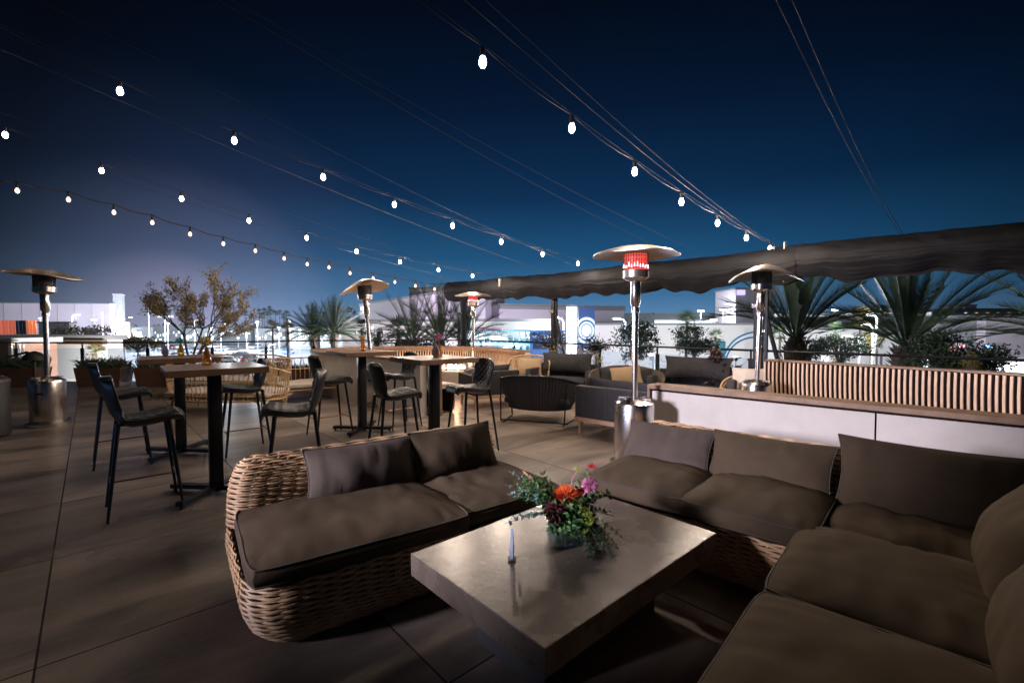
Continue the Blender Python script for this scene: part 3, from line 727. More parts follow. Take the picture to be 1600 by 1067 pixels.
def slats(path, z0, z1, lean, parent, name, side=1, pitch=.072, w=.040, bulge=.02):
    pts = smooth_path(path, pitch); mb = MB(); bk = []
    for i, p in enumerate(pts):
        a = pts[max(0, i - 1)]; b = pts[min(len(pts) - 1, i + 1)]; t = (b - a).normalized(); nn = Vector((-t.y, t.x)) * side
        q = []; k = 6
        for j in range(k + 1):
            v = j / k; off = -lean * v + bulge * math.sin(v * PI); q.append(Vector((p.x + nn.x * off, p.y + nn.y * off, z0 + (z1 - z0) * v)))
        T = Vector((t.x, t.y, 0)); NN = Vector((nn.x, nn.y, 0))
        g = [[c - T * w / 2, c - T * w * .35 + NN * .012, c + T * w * .35 + NN * .012, c + T * w / 2] for c in q]
        mb.grid(g); mb.add([g[-1][0], g[-1][1], g[-1][2], g[-1][3]], [(0, 1, 2, 3)])
        bk.append([c - NN * .012 for c in q] + [q[-1] - NN * .05, q[0] - NN * .05])
    mb.build(name, M['slat'], parent, True, 50)
    MB().grid([[p for p in col] for col in bk]).build('backing', M['slatgap'], parent)
    return pts
# far booth
def far_booth():
    t = empty('curved_booth', (0, 0, 0), 0, 'far curved booth with slatted backrest, white outer wall and a fire pit inside', 'booth seating')
    back = [(-1.34, 7.26), (-2.6, 8.45), (-4.0, 9.75), (-4.45, 10.8), (-3.9, 11.75), (-2.7, 12.05), (-1.2, 12.0), (-.35, 11.2), (.28, 9.9)]
    sp = [tuple(p) for p in smooth_path(back, .25)]
    wall_path(sp, (0, -.12), 0, .84).build('outer_wall', M['white'], t, True, 30) if False else None
    wall_path(sp, (.12, .0), 0.0, .845).build('outer_wall', M['white'], t, True, 30)
    wall_path(sp, (.14, -.16), .846, .885).build('wood_cap', M['wood'], t, True, 30)
    wall_path(sp, (-.50, -.52), 0.0, .40).build('seat_front', M['slatgap'], t, True, 30)
    wall_path(sp, (-.06, -.58), .40, .47).build('seat_cushion', M['cream'], t, True, 30)
    slats(back, .48, .84, -.0, t, 'slatted_back', side=-1, pitch=.066, w=.034)
    inner = []
    pp = smooth_path(back, .2)
    for i, p in enumerate(pp):
        a = pp[max(0, i - 1)]; b = pp[min(len(pp) - 1, i + 1)]; d = (b - a).normalized(); inner.append((p.x + d.y * .53, p.y - d.x * .53))
    slats(inner, .03, .40, 0, t, 'slatted_front', side=-1)
    d = Vector((-1.5, 1.4)).normalized()
    MB().box((-1.20, 7.26, .44), (.20, .05, .885), R(30)).xf(Matrix.Identity(4)).build('end_panel', M['wood'], t)
far_booth()
# near booth: white wall with wood cap, slatted back beyond
def near_booth():
    t = empty('white_booth', (0, 0, 0), 0, 'near booth with a white panelled outer wall, wood cap and striped slat backrest', 'booth seating')
    a = Vector((1.50, 5.02)); b = Vector((5.6, 1.20)); d = (b - a).normalized(); n = Vector((d.y, -d.x)); rz = math.atan2(d.y, d.x)
    c = (a + b) / 2; Ln = (b - a).length; nb = -n
    q = c + nb * .09
    MB().box((q.x, q.y, .37), (Ln - .02, .16, .735), rz).build('core_wall', M['slatgap'], t)
    k = 3; seg = 1.92
    s0 = a
    for i in range(3):
        p0 = a + d * (i * seg + .025); p1 = a + d * ((i + 1) * seg + .012)
        if i == 0: p0 = a + d * .03
        m = (p0 + p1) / 2 + n * .0; m = m + nb * .0
        MB().box((m.x, m.y, .36), ((p1 - p0).length, .024, .72), rz).build('white_panel', M['white'], t)
    m = c + nb * .08
    MB().rbox((m.x, m.y, .765), (Ln + .03, .24, .045), .006, rz).build('wood_cap', M['wood'], t)
    m = a + nb * .08
    MB().box((m.x, m.y, .37), (.028, .235, .742), rz).build('end_post', M['wood'], t)
    m = c + nb * .42
    MB().box((m.x, m.y, .22), (Ln - .6, .44, .40), rz).build('seat_base', M['slatgap'], t)
    MB().rbox((m.x, m.y, .455), (Ln - .6, .48, .07), .02, rz).build('seat_cushion', M['cream'], t)
    back = [(3.72, 6.78), (4.55, 5.72), (5.10, 4.95), (5.38, 4.30), (5.42, 3.6), (5.2, 3.0)]
    sp = [tuple(p) for p in smooth_path(back, .25)]
    slats(back, .44, .90, -.03, t, 'slatted_back', side=-1, pitch=.055, w=.029, bulge=.015)
    wall_path(sp, (.13, .03), 0, .905).build('back_wall', M['slatgap'], t, True, 30)
    wall_path(sp, (.14, -.02), .906, .93).build('back_cap', M['wood'], t, True, 30)
    wall_path(sp, (-.05, -.52), .36, .43).build('seat_cushion', M['cream'], t, True, 30)
    wall_path(sp, (-.05, -.48), .02, .355).build('seat_base', M['slatgap'], t, True, 30)
near_booth()
# fire pit
def fire_pit():
    p = at(690, 590, 10.3); t = empty('fire_pit', (p.x, p.y, 0), R(-10), 'low square stone fire pit burning in front of the far booth', 'fire pit')
    MB().rbox((0, 0, .235), (1.25, .9, .43), .02).build('pit_body', M['stone'], t)
    MB().box((0, 0, .458), (1.1, .3, .012)).build('burner_tray', M['black'], t)
    rd = random.Random(5); f = MB()
    for i in range(46):
        x = rd.uniform(-.5, .5); y = rd.uniform(-.12, .12); h = rd.uniform(.05, .13); f.tube([(x, y, .46), (x + rd.uniform(-.02, .02), y, .46 + h * .5), (x + rd.uniform(-.03, .03), y, .46 + h)], [.022, .026, .003], 6)
    f.build('flames', M['flame'], t, True)
    [MB().box((sx * .66, 0, .36), (.012, .9, .50)).build('wind_guard', M['railglass'], t) for sx in (-1, 1)]
    for x in (-.3, .3): lamp((x, 0, .62), 26, (1, .50, .28), t, .12)
fire_pit()

# ------------------------------------------------------------------ lounge chairs
def box_chair(x, y, rz, w, label, depth=.80, cat='armchair', pillow=None, backh=.68):
    t = empty('lounge_chair' if w < 1.1 else 'lounge_sofa', (x, y, 0), rz, label, cat)
    def ribbed(c, d, name):
        mb = MB().rbox(c, d, .02)
        if d[0] > d[1]:
            n = int(d[0] / .035)
            for i in range(n):
                xx = c[0] - d[0] / 2 + (i + .5) * d[0] / n
                for s in (-1, 1): mb.tube([(xx, c[1] + s * d[1] / 2, c[2] - d[2] / 2 + .01), (xx, c[1] + s * d[1] / 2, c[2] + d[2] / 2 - .01)], .011, 5)
        else:
            n = int(d[1] / .035)
            for i in range(n):
                yy = c[1] - d[1] / 2 + (i + .5) * d[1] / n
                for s in (-1, 1): mb.tube([(c[0] + s * d[0] / 2, yy, c[2] - d[2] / 2 + .01), (c[0] + s * d[0] / 2, yy, c[2] + d[2] / 2 - .01)], .011, 5)
        mb.build(name, M['rope'], t, True, 40)
    ribbed((0, depth / 2 - .06, .44), (w, .10, .42), 'backrest')
    for s in (-1, 1): ribbed((s * (w / 2 - .05), -.06, .41), (.10, depth - .14, .34), 'arm')
    MB().rbox((0, 0, .215), (w + .02, depth, .06), .008).build('base_frame', M['oak'], t)
    for sx in (-1, 1):
        for sy in (-1, 1):
            a = Vector((sx * (w / 2 - .06), sy * (depth / 2 - .06), .19)); MB().tube([a, a + Vector((sx * .015, sy * .015, -.19))], [.032, .018], 10).build('leg', M['oak'], t, True)
    put_cushion('seat_cushion', t, (0, -.06, .335), (w - .22, depth - .12, .17), m='charcoal', seed=int(x * 10))
    put_cushion('back_cushion', t, (0, depth / 2 - .2, backh - .12), (w - .24, .38, .20), 'pillow', tilt=(R(75), 0, 0), m='charcoal', seed=int(x * 10) + 1)
    if pillow: put_cushion('throw_pillow', t, (pillow, .02, .56), (.48, .34, .15), 'pillow', tilt=(R(62), 0, 0), m='tan', seed=3)
    return t
# local +y is the back of a chair
box_chair(-.42, 8.25, R(205), .86, 'charcoal box armchair with pale wood legs beside the fire pit')
box_chair(1.62, 5.82, R(-42 + 180), 1.45, 'ribbed charcoal sofa seen from behind, next to the large lit heater', cat='sofa')
box_chair(1.02, 9.15, R(-25), 1.30, 'dark sofa against the rail in front of the glowing white column', cat='sofa', backh=.80)
box_chair(3.05, 7.75, R(-35), 1.35, 'dark cushioned sofa low behind the white booth wall', cat='sofa', backh=.82)
def rope_chair(x, y, rz, label, m='rope', pillow=None, w=.62):
    t = empty('rope_loveseat', (x, y, 0), rz, label, 'loveseat')
    n = 96; mb = MB(); P = []
    for i in range(n + 1):
        ph = R(-112 + 224 * i / n); back = (math.cos(ph) + .4) / 1.4; back = max(0, back); rib = .006 * (1 if i % 2 else -1)
        top = .46 + .24 * back ** .8
        col = []
        for j in range(9):
            v = j / 8; r = 1 - .24 * (1 - v) ** 1.3; col.append(Vector((math.sin(ph) * (w * r + rib), math.cos(ph) * (.42 * r + rib), .20 + (top - .20) * v)))
        P.append(col)
    mb.grid(P); mb.grid([[p * 1 - Vector((math.sin(R(-112 + 224 * i / n)) * .02, math.cos(R(-112 + 224 * i / n)) * .02, 0)) for p in c] for i, c in enumerate(P)])
    mb.build('woven_shell', M[m], t, True, 50)
    MB().tube([c[-1] for c in P], .016, 8).tube([c[0] for c in P], .010, 8).build('rim', M['blackmetal' if m == 'rope' else 'browncord'], t, True)
    for s in (-1, 1):
        a = Vector((s * w * .86, -.18, .50)); b = Vector((s * w * .80, .30, .60))
        MB().tube([a, (a.x, -.24, .03), (a.x * .96, -.20, .012), (b.x * .9, .36, .012), (b.x * .96, .40, .04), (b.x, .36, .60)], .011, 8).build('sled_leg', M['blackmetal'], t, True)
    MB().tube([(-w * .82, .30, .03), (w * .82, .30, .03)], .010, 8).build('crossbar', M['blackmetal'], t, True)
    put_cushion('seat_cushion', t, (0, -.04, .32), (w * 1.6, .62, .16), m='charcoal', seed=31)
    put_cushion('back_cushion', t, (0, .2, .50), (w * 1.45, .34, .16), 'pillow', tilt=(R(70), 0, 0), m='charcoal', seed=32)
    if pillow is not None: put_cushion('throw_pillow', t, (pillow, .08, .56), (.52, .34, .15), 'pillow', tilt=(R(62), R(8), 0), m='tan', seed=33)
    return t
rope_chair(.42, 6.98, R(180 - 20), 'black rope loveseat seen from behind with thin sled legs')
rope_chair(1.95, 7.90, R(-12), 'brown woven tub loveseat holding a tan pillow, facing the camera', 'browncord', pillow=.0)

def cane_sofa(x, y, rz, w, label, style='straight', cat='cane sofa', pil=None, d=.72, h=.80):
    t = empty('cane_sofa' if w > 1 else 'cane_chair', (x, y, 0), rz, label, cat)
    fr = MB(); sl = MB(); K = 30
    def arc(z, sc=1.0, ins=0):
        out = []
        for i in range(K + 1):
            if style == 'curved':
                ph = R(-100 + 200 * i / K); out.append(Vector((math.sin(ph) * (w / 2 - ins) * sc, (math.cos(ph) ** 1 if math.cos(ph) > 0 else math.cos(ph)) * (d * .6 - ins) * sc, z - (.16 * (1 - max(0, math.cos(ph))) ** 1.5 if z > .5 else 0))))
            else:
                s = i / K * (2 * d + w)
                if s < d: p = Vector((-w / 2, -d / 2 + s, z - (.10 if z > .5 else 0) * (1 - s / d) ** 1))
                elif s < d + w: p = Vector((-w / 2 + (s - d), d / 2, z))
                else: p = Vector((w / 2, d / 2 - (s - d - w), z - (.10 if z > .5 else 0) * ((s - d - w) / d)))
                out.append(p - Vector((0, 0, 0)))
        return out
    top = arc(h, 1.0); mid = arc(.30, .93); low = arc(.22, .92); m2 = arc(.56, .97)
    for a, r in ((top, .016), (mid, .012), (low, .014), (m2, .009)): fr.tube(a, r, 6)
    fr.build('cane_frame', M['cane'], t, True)
    n = int((w + 2 * d) / .085)
    def samp(a, s):
        s = max(0, min(.9999, s)) * (len(a) - 1); i = int(s); return a[i].lerp(a[i + 1], s - i)
    for i in range(n + 1):
        s = i / n; o = (.35 / n) * (1 if i % 2 else -1); sl.tube([samp(low, s), samp(m2, s), samp(top, s + o)], .007, 5)
    for i in range(n // 3):
        s = (i + .5) / (n // 3); sl.tube([samp(m2, s - .016), samp(top, s - .004), samp(top, s + .004), samp(m2, s + .016)], .006, 5)
    sl.build('cane_slats', M['cane'], t, True)
    for sx, sy in ((-1, -1), (1, -1), (-1, 1), (1, 1)):
        q = Vector((sx * w * .36, sy * d * .32, .23)); e = q + Vector((sx * .05, sy * .05, -.23)); MB().tube([q, e], [.016, .014], 6).tube([q.lerp(e, .55), q + Vector((-sx * .14, 0, 0))], .007, 5).build('leg', M['cane'], t, True)
    MB().box((0, 0, .235), (w * .86, d * .84, .02)).build('seat_deck', M['cane'], t)
    put_cushion('seat_cushion', t, (0, -.02, .31), (w * .86, d * .86, .13), m='cream', seed=41)
    if pil: put_cushion('throw_pillow', t, (0, d * .22, .58), (.52, .38, .16), 'pillow', tilt=(R(68), 0, 0), m='tan' if pil == 'tan' else 'cream', seed=42)
    return t
cane_sofa(-4.75, 7.75, R(180 - 3), 2.05, 'curved cane sofa seen from behind, below the bar tables', 'curved', d=.9)
cane_sofa(-5.75, 9.45, R(10), 2.3, 'second curved cane sofa by the left rail, facing the first', 'curved', d=.9)
cane_sofa(-3.85, 9.05, R(38), 1.55, 'cane daybed with vertical slats and beige cushion beside the white booth end', 'straight', d=.85, h=.78)
cane_sofa(.33, 9.35, R(-8), .86, 'pale cane armchair with a tan pillow behind the black rope loveseat', 'curved', 'cane chair', pil='tan', d=.8, h=.80)
cane_sofa(3.62, 7.05, R(-30), .8, 'cane armchair with cream cushion beside the bent heater', 'curved', 'cane chair', pil='cream', d=.7, h=.62)
# lantern glow seen between the cane armchair and the dark sofa
def lantern():
    t = empty('table_lantern', (.72, 9.75, 0), 0, 'small lit lantern on a stand behind the cane armchair', 'lantern')
    MB().tube([(0, 0, 0), (0, 0, .60)], .02, 8).lathe([(.12, .58), (.12, .60)], 16).build('stand', M['black'], t)
    MB().lathe([(.045, .605), (.05, .64), (.03, .68)], 12).build('lamp', emis('lantern_glow', (1, .8, .75), 5), t)
lantern()
# ------------------------------------------------------------------ plants on the terrace
def shrub(name, loc, rx, ry, rz_, n, l, w, m, label, cat='shrub', seed=0, group=None, stems=10, pot=None, gaps=.5, trunk='bark'):
    t = empty(name, loc, 0, label, cat, group); rd = random.Random(seed); z0 = pot[2] if pot else 0
    if pot: MB().box((0, 0, pot[2] / 2), pot, taper=.88).build('planter', M['planter'], t); MB().box((0, 0, pot[2] - .01), (pot[0] * .92, pot[1] * .92, .03)).build('soil', M['dark_liner'], t)
    sm, lf = MB(), MB(); ends = []
    for i in range(stems):
        d = Vector((rd.gauss(0, .6) * rx, rd.gauss(0, .6) * ry, rz_ * rd.uniform(.6, 1.5))); a = Vector((rd.uniform(-.2, .2) * rx, rd.uniform(-.2, .2) * ry, z0)); pts = [a, a + d * .5 + Vector((rd.gauss(0, .1) * rx, 0, .1 * rz_)), a + d]
        sm.tube(pts, [.012 * max(.3, rz_), .008 * max(.3, rz_), .003], 5); ends += [pts[0].lerp(pts[1], .6), pts[1], pts[1].lerp(pts[2], .5), pts[2]]
    cl = []
    for i in range(max(6, n // 55)):
        while True:
            p = Vector((rd.uniform(-1, 1), rd.uniform(-1, 1), rd.uniform(-1, 1)))
            if p.length < 1: break
        cl.append(Vector((p.x * rx, p.y * ry, z0 + rz_ + p.z * rz_ * .95)))
    for i in range(n):
        c = rd.choice(cl) if rd.random() > .25 else rd.choice(ends); k = gaps * .32
        p = c + Vector((rd.gauss(0, k) * rx, rd.gauss(0, k) * ry, rd.gauss(0, k) * rz_)); p.z = max(p.z, z0 * .9)
        lf.leaf(p, Vector((rd.gauss(0, 1), rd.gauss(0, 1), rd.gauss(.4, .8))), Vector((rd.gauss(0, 1), rd.gauss(0, 1), 1)), l * rd.uniform(.6, 1.3), w * rd.uniform(.7, 1.3))
    sm.build('branches', M[trunk], t); lf.build('foliage', M[m], t); return t
def grassy(x, y, w, label, seed, h=.30, m='leafgrass', base=.45):
    t = empty('planter_box', (x, y, 0), R(3), label, 'planter', 'planters along the left rail'); rd = random.Random(seed)
    MB().box((0, 0, base / 2), (w, .42, base), taper=.88).build('planter', M['planter'], t)
    lf = MB()
    for i in range(int(420 * w)):
        p = Vector((rd.uniform(-w / 2, w / 2) * .92, rd.uniform(-.17, .17), base - .02)); d = Vector((rd.gauss(0, .45), rd.gauss(0, .45), 1)).normalized(); l = h * rd.uniform(.4, 1.1); wd = .012
        q = p + d * l * .6; e = q + (d + Vector((rd.gauss(0, .4), rd.gauss(0, .4), -.5))).normalized() * l * .5; s = d.orthogonal().normalized() * wd
        lf.add([p - s, p + s, q + s * .8, q - s * .8, e], [(0, 1, 2, 3), (3, 2, 4)])
    lf.build('grass_blades', M[m], t)
grassy(-9.6, 10.9, 1.05, 'square brown planter with spiky grass nearest the left white wall', 1)
grassy(-8.25, 10.9, 1.0, 'square brown planter with grass left of the sparse tree', 2)
grassy(-11.6, 10.8, 1.3, 'low dark green planter behind the left patio heater', 3, .34)
grassy(-13.6, 10.8, 1.4, 'dark planter at the far left corner of the terrace', 4, .34)
grassy(-5.35, 11.5, 1.5, 'dark low planter with red-tinged plants behind the cane sofas', 5, .22, 'leafred', .30)
# sparse tree
def sparse_tree():
    b = at(298, 560, 10.9); t = empty('olive_tree', (b.x, b.y, 0), 0, 'sparse olive-brown tree with open branches by the left rail', 'tree')
    rd = random.Random(12); br, lf = MB(), MB(); MB().box((0, 0, .22), (.6, .6, .44), taper=.85).build('planter', M['planter'], t)
    def grow(p, d, l, r, lev):
        pts = [p]; k = 4
        for i in range(k):
            d = (d + Vector((rd.gauss(0, .12), rd.gauss(0, .12), rd.gauss(.03, .08)))).normalized(); p = p + d * l / k; pts.append(p)
        br.tube(pts, [r * (1 - .45 * i / k) for i in range(k + 1)], 5 if lev < 2 else 4)
        if lev >= 2:
            for i in range(30 if lev == 3 else 8):
                q = pts[rd.randint(1, k)].lerp(pts[rd.randint(1, k)], rd.random()) + Vector((rd.gauss(0, .035), rd.gauss(0, .035), rd.gauss(0, .035)))
                lf.leaf(q, Vector((rd.gauss(0, 1), rd.gauss(0, 1), rd.gauss(.5, .8))) + d, Vector((rd.gauss(0, 1), rd.gauss(0, 1), 1)), rd.uniform(.05, .085), rd.uniform(.018, .028))
        if lev < 3:
            for i in range([4, 4, 4][lev]):
                ax = Vector((rd.gauss(0, 1), rd.gauss(0, 1), rd.gauss(0, .4))).normalized(); nd_ = (Matrix.Rotation(rd.uniform(.3, .75), 3, ax) @ d); nd_.z = abs(nd_.z) * .9 + .12; nd_ = nd_.normalized()
                grow(pts[rd.randint(2, k)], nd_, l * rd.uniform(.6, .85), r * .5, lev + 1)
    grow(Vector((0, 0, .42)), Vector((-.12, 0, 1)).normalized(), .78, .030, 0)
    grow(Vector((0, 0, .42)), Vector((.16, .1, 1)).normalized(), .80, .028, 0)
    grow(Vector((.03, 0, .42)), Vector((.50, 0, 1)).normalized(), .88, .026, 0)
    grow(Vector((.05, 0, .42)), Vector((.62, .1, 1)).normalized(), 1.1, .02, 1)
    br.build('trunk', M['bark'], t); lf.build('crown', M['leafolive'], t); t.scale = (1.05, 1.05, 1.12)
sparse_tree()
shrub('shrub', (.95, 10.4, 0), .55, .3, .30, 900, .05, .02, 'leafolive', 'low olive-green shrub in the planter behind the dark sofa', seed=3, pot=(1.2, .4, .35), gaps=.9)
shrub('shrub', (1.65, 9.75, 0), .35, .3, .34, 700, .06, .022, 'leafolive', 'bushy shrub right of the glowing column, behind the dark sofa', seed=4, pot=(.8, .4, .30), gaps=.9)
shrub('shrub', (2.9, 8.75, 0), .45, .25, .25, 800, .03, .012, 'leafgrass', 'fine-leaved grey-green shrub by the blue-lit glass rail', seed=5, pot=(1.0, .35, .30), gaps=.9)
shrub('potted_plant', (3.55, 7.75, 0), .30, .30, .32, 320, .09, .06, 'leafred', 'dark red-leaved potted plant left of the bent heater', 'potted plant', seed=6, pot=(.4, .4, .35), stems=14)
shrub('potted_plant', (4.15, 7.35, 0), .22, .2, .28, 200, .08, .05, 'leafred', 'dark leafy pot plant between the bent heater and the striped booth', 'potted plant', seed=8, pot=(.35, .35, .35), stems=10)

# left edge: dark things
t = empty('waste_bin', (-6.72, 5.92, 0), 0, 'black cylindrical bin cut off by the left edge of the photo', 'bin')
MB().lathe([(.18, 0), (.20, .02), (.20, .72), (.17, .76), (.10, .78)], 28).build('body', M['black'], t, True)
MB().lathe([(.205, .70), (.207, .725)], 28).build('rim', M['steel'], t, True)
t = empty('hooded_light', (-8.15, 7.9, 0), 0, 'black hooded lamp on a thin stem behind the left heater', 'lamp')
MB().tube([(0, 0, 0), (0, 0, .86), (-.03, 0, .93), (-.12, 0, .97), (-.45, 0, .89)], [.03, .022, .022, .022, .012], 8).build('stem', M['black'], t, True)
MB().lathe([(.15, .84), (.14, .90), (.09, .96), (.02, .99)], 20).build('hood', M['black'], t, True)

# ------------------------------------------------------------------ canopy along the rail
def canopy():
    path = [(-1.85, 13.25), (-.2, 11.75), (1.05, 10.65), (2.45, 9.15), (3.75, 7.75), (4.35, 7.1), (6.35, 4.95), (8.9, 2.4)]
    t = empty('folded_canopy', (0, 0, 0), 0, 'bunched dark fabric canopy folded back along the rail', 'canopy')
    ends = [0, 1, 3, 5, 7]
    for si, (i0, i1) in enumerate(zip(ends, ends[1:])):
        pts = smooth_path(path[i0:i1 + 1], .06); n = len(pts); P = []; rd = random.Random(si); NJ = 120
        for i, p in enumerate(pts):
            a = pts[max(0, i - 1)]; b = pts[min(n - 1, i + 1)]; d = (b - a).normalized(); nn = Vector((-d.y, d.x)); s = i * .06; e = min(1, min(i, n - 1 - i) / 6)
            col = []
            for j in range(NJ + 1):
                th = 2 * PI * j / NJ; cx_ = math.cos(th) * .17; cz = math.sin(th)
                zc = 2.41 + .235 * cz if cz > 0 else 2.41 + .21 * cz
                # hanging folds on the lower half
                low = max(0, -cz + .25)
                fold = low * (.050 * math.sin(th * 17 + 1.2 * math.sin(s * 1.3 + si)) + .03 * math.sin(s * 7 + 3 * noise.noise(Vector((s, si, 0)))) + .05 * noise.noise(Vector((s * 1.3 + si * 9, th * 2.2, 0))) + .030 * noise.noise(Vector((s * 3.5, th * 5, 2 + si))))
                wrk = .020 * noise.noise(Vector((s * 2.2 + si * 5, th * 1.5, 7))) + .012 * noise.noise(Vector((s * 6, th * 2, 9)))
                sagz = -.055 * low * abs(math.sin(s * 2.1 + si)) - .018 * low * math.sin(s * 11 + 4 * noise.noise(Vector((s * .9, si, 4)))) - .05 * low * (noise.noise(Vector((s * .8, si * 3.3, 1))) + .4) - .03 * math.sin(PI * i / n)
                k = 1 + fold * 4 + wrk * 3
                ee = .75 + .25 * e
                col.append(Vector((p.x + nn.x * cx_ * k * ee, p.y + nn.y * cx_ * k * ee, zc + sagz + wrk + fold * .5)))
            P.append(col)
        mb = MB().grid(P); mb.add(P[0][:-1], [tuple(range(NJ))]); mb.add(P[-1][:-1], [tuple(range(NJ))])
        mb.build('canopy_fabric', M['canopy'], t, True, 60)
    # pale lined ends where two lengths meet
    for (x, y) in ((path[1]), (path[3])):
        MB().rbox((x, y, 2.50), (.03, .36, .20), .008, R(-45)).build('pale_end', M['canopyliner'], t)
    MB().tube([(x, y, 2.43) for x, y in path], .035, 8).build('roller_bar', M['blackmetal'], t)
    return path
canopy()
def post(x, y, label, brace=1, w=.10, h=2.55):
    t = empty('canopy_post', (x, y, 0), R(-45), label, 'post', 'dark steel posts carrying the canopy')
    MB().rbox((0, 0, h / 2), (w, w, h), .006).build('column', M['blackmetal'], t)
    MB().rbox((w * .9, 0, h / 2), (w * .35, w * .5, h), .004).build('side_bar', M['blackmetal'], t)
    MB().box((0, 0, .01), (.22, .22, .02)).build('base_plate', M['blackmetal'], t)
    MB().rbox((0, -.08, 1.75), (.16, .06, .07), .005).build('clamp', M['steel'], t)
    if brace: MB().tube([(w * .5, 0, 1.75), (w * .5 + .38 * brace, 0, .25)], .035, 8).build('brace', M['blackmetal'], t)
post(.98, 10.95, 'slim braced steel post left of the glowing white column', 1)
post(4.12, 7.75, 'thick dark braced post directly behind the bent heater dome', 1, .13)
post(-1.35, 12.75, 'steel post behind the small lit heater', 0)
# bright wrapped bracket where the nearest string of bulbs ends
t = empty('cable_bracket', (4.20, 7.30, 2.35), R(-45), 'pale cable bracket bound to the canopy where the brightest string ends', 'bracket')
MB().box((0, 0, .10), (.14, .16, .34)).tube([(.07, -.08, -.25), (.075, -.09, .36)], .012, 6).tube([(-.07, -.09, -.2), (-.07, -.09, .3)], .01, 6).build('plate', M['canopyliner'], t)

# ------------------------------------------------------------------ strings of bulbs
def string(P0, v, q, n, extra, label, warm=False, power=(26,), drop=.10, br=.028, sag=.03):
    t = empty('string_lights', (0, 0, 0), 0, label, 'string lights', 'strings of bulbs over the terrace')
    P0 = Vector(P0); v = Vector(v); pos = lambda j: P0 + v * j + Vector((0, 0, q * j * j))
    tot = n + extra; pts = []
    for k in range(-6, tot * 8):
        j = k / 8; s = abs(math.sin(PI * (j % 1))); pts.append(pos(j) + Vector((0, 0, drop - sag * s)))
    MB().tube(pts, .0024 if not warm else .005, 5).build('cable', M['cable'], t)
    if not warm:
        MB().tube([pos(k / 2) + Vector((0, 0, drop + .014)) for k in range(-1, tot * 2)], .0020, 5).build('support_wire', M['cable_light'], t)
    col = (1, .68, .46) if warm else (1, .80, .64)
    for j in range(tot):
        p = pos(j); b = MB().lathe([(.0, -.058), (br * .55, -.052), (br * .95, -.032), (br, -.012), (br * .72, .014), (br * .5, .026)], 14, c=p + Vector((0, 0, .005))).build('bulb', M['bulbw' if warm else 'bulb'], t, True)
        MB().lathe([(.016, .028), (.019, .032), (.019, drop - .012), (.008, drop - .004)], 10, c=p).build('socket', M['socket'], b, True)
        lamp(p - Vector((0, 0, .085)), power[min(j, len(power) - 1)] , col, t, .035)
string((4.165, 7.539, 2.68), (-.7292, -.691, .0234), .0138, 7, 0, 'brightest string of white bulbs running to the bracket above the bent heater', power=(24, 66, 104, 98, 52, 14, 3), br=.027)
string((1.367, 9.672, 2.72), (-.7786, -.679, .076), .0126, 8, 1, 'middle string of white bulbs ending where two canopy lengths meet', power=(20, 75, 105, 105, 60, 18, 4, 1), br=.029)
string((-.23, 11.935, 2.6), (-.7276, -.6267, .0261), .0141, 10, 1, 'white bulb string between the middle string and the warm festoon', power=(20, 60, 85, 85, 55, 26, 10, 4, 2, 1), br=.030)
# the warm festoon follows its own measured points
def festoon():
    W_ = [(679, 451), (649, 446), (617, 440), (583, 434), (547, 426), (514, 417), (480, 412), (444, 403), (399, 391), (349, 380), (297, 365), (238, 347), (178, 331), (107, 311), (27, 297), (-70, 278)]
    t = empty('string_lights', (0, 0, 0), 0, 'lowest festoon of closely spaced warm bulbs, drooping towards the left', 'string lights', 'strings of bulbs over the terrace')
    P = []
    for j, (u, v) in enumerate(W_):
        y = 12.9 - .372 * j; P.append(at(u, v, y))
    top = [p + Vector((0, 0, .13)) for p in P]; pts = [Vector((-1.75, 13.2, 2.60))]
    for a, b in zip(top, top[1:]):
        for k in range(6): u = k / 6; pts.append(a.lerp(b, u) - Vector((0, 0, .035 * math.sin(PI * u))))
    pts.append(top[-1]); MB().tube(pts, .010, 5).build('cable', M['cable_light'], t)
    for p in P:
        b = MB().lathe([(.0, -.055), (.018, -.048), (.030, -.025), (.030, -.005), (.02, .016), (.014, .03)], 14, c=p).build('bulb', M['bulbw'], t, True)
        MB().lathe([(.018, .03), (.018, .10), (.008, .125)], 10, c=p).build('socket', M['socket'], b, True)
        lamp(p - Vector((0, 0, .08)), 15 if j < 8 else 2, (1, .68, .46), t, .035)
festoon()
# bare tension cables: (pixel at canopy, distance), (upper pixel, distance)
for (a, da, b, db, lb, r) in [((1205, 384), 7.25, (725, 0), 3.1, 'lower of two thin wires rising beside the brightest bulb string', .0035), ((1208, 383), 7.2, (758, 0), 3.1, 'upper thin wire above the brightest bulb string', .003),
        ((1410, 371), 5.9, (1213, 0), 2.9, 'left of the pair of wires rising from the right canopy', .0045), ((1414, 371), 5.9, (1238, 0), 2.9, 'right of the pair of wires rising from the right canopy', .0045),
        ((1060, 401), 8.4, (340, 0), 3.9, 'thin wire rising left from behind the large lit heater dome', .004), ((1100, 398), 8.2, (362, 0), 3.9, 'faint wire just above the one behind the heater dome', .003),
        ((868, 430), 10.6, (30, 90), 4.6, 'cable reaching the canopy above the braced post', .005), ((800, 440), 11.6, (60, 196), 5.0, 'thin pale wire between the two upper bulb strings', .0035),
        ((905, 418), 10.0, (250, 95), 4.6, 'faint wire above the middle bulb string', .003), ((748, 446), 12.3, (-20, 215), 5.6, 'faint wire close above the warm festoon', .003)]:
    p, q = at(*a, da), at(*b, db); m = [p.lerp(q, k / 14) - Vector((0, 0, .10 * math.sin(PI * k / 14))) for k in range(18)]
    r *= .62; tag(MB().tube([x if i < 15 else q + (q - p) * ((i - 14) * .08) for i, x in enumerate(m)], r, 5).build('tension_cable', M['cable_light']), lb, 'cable')

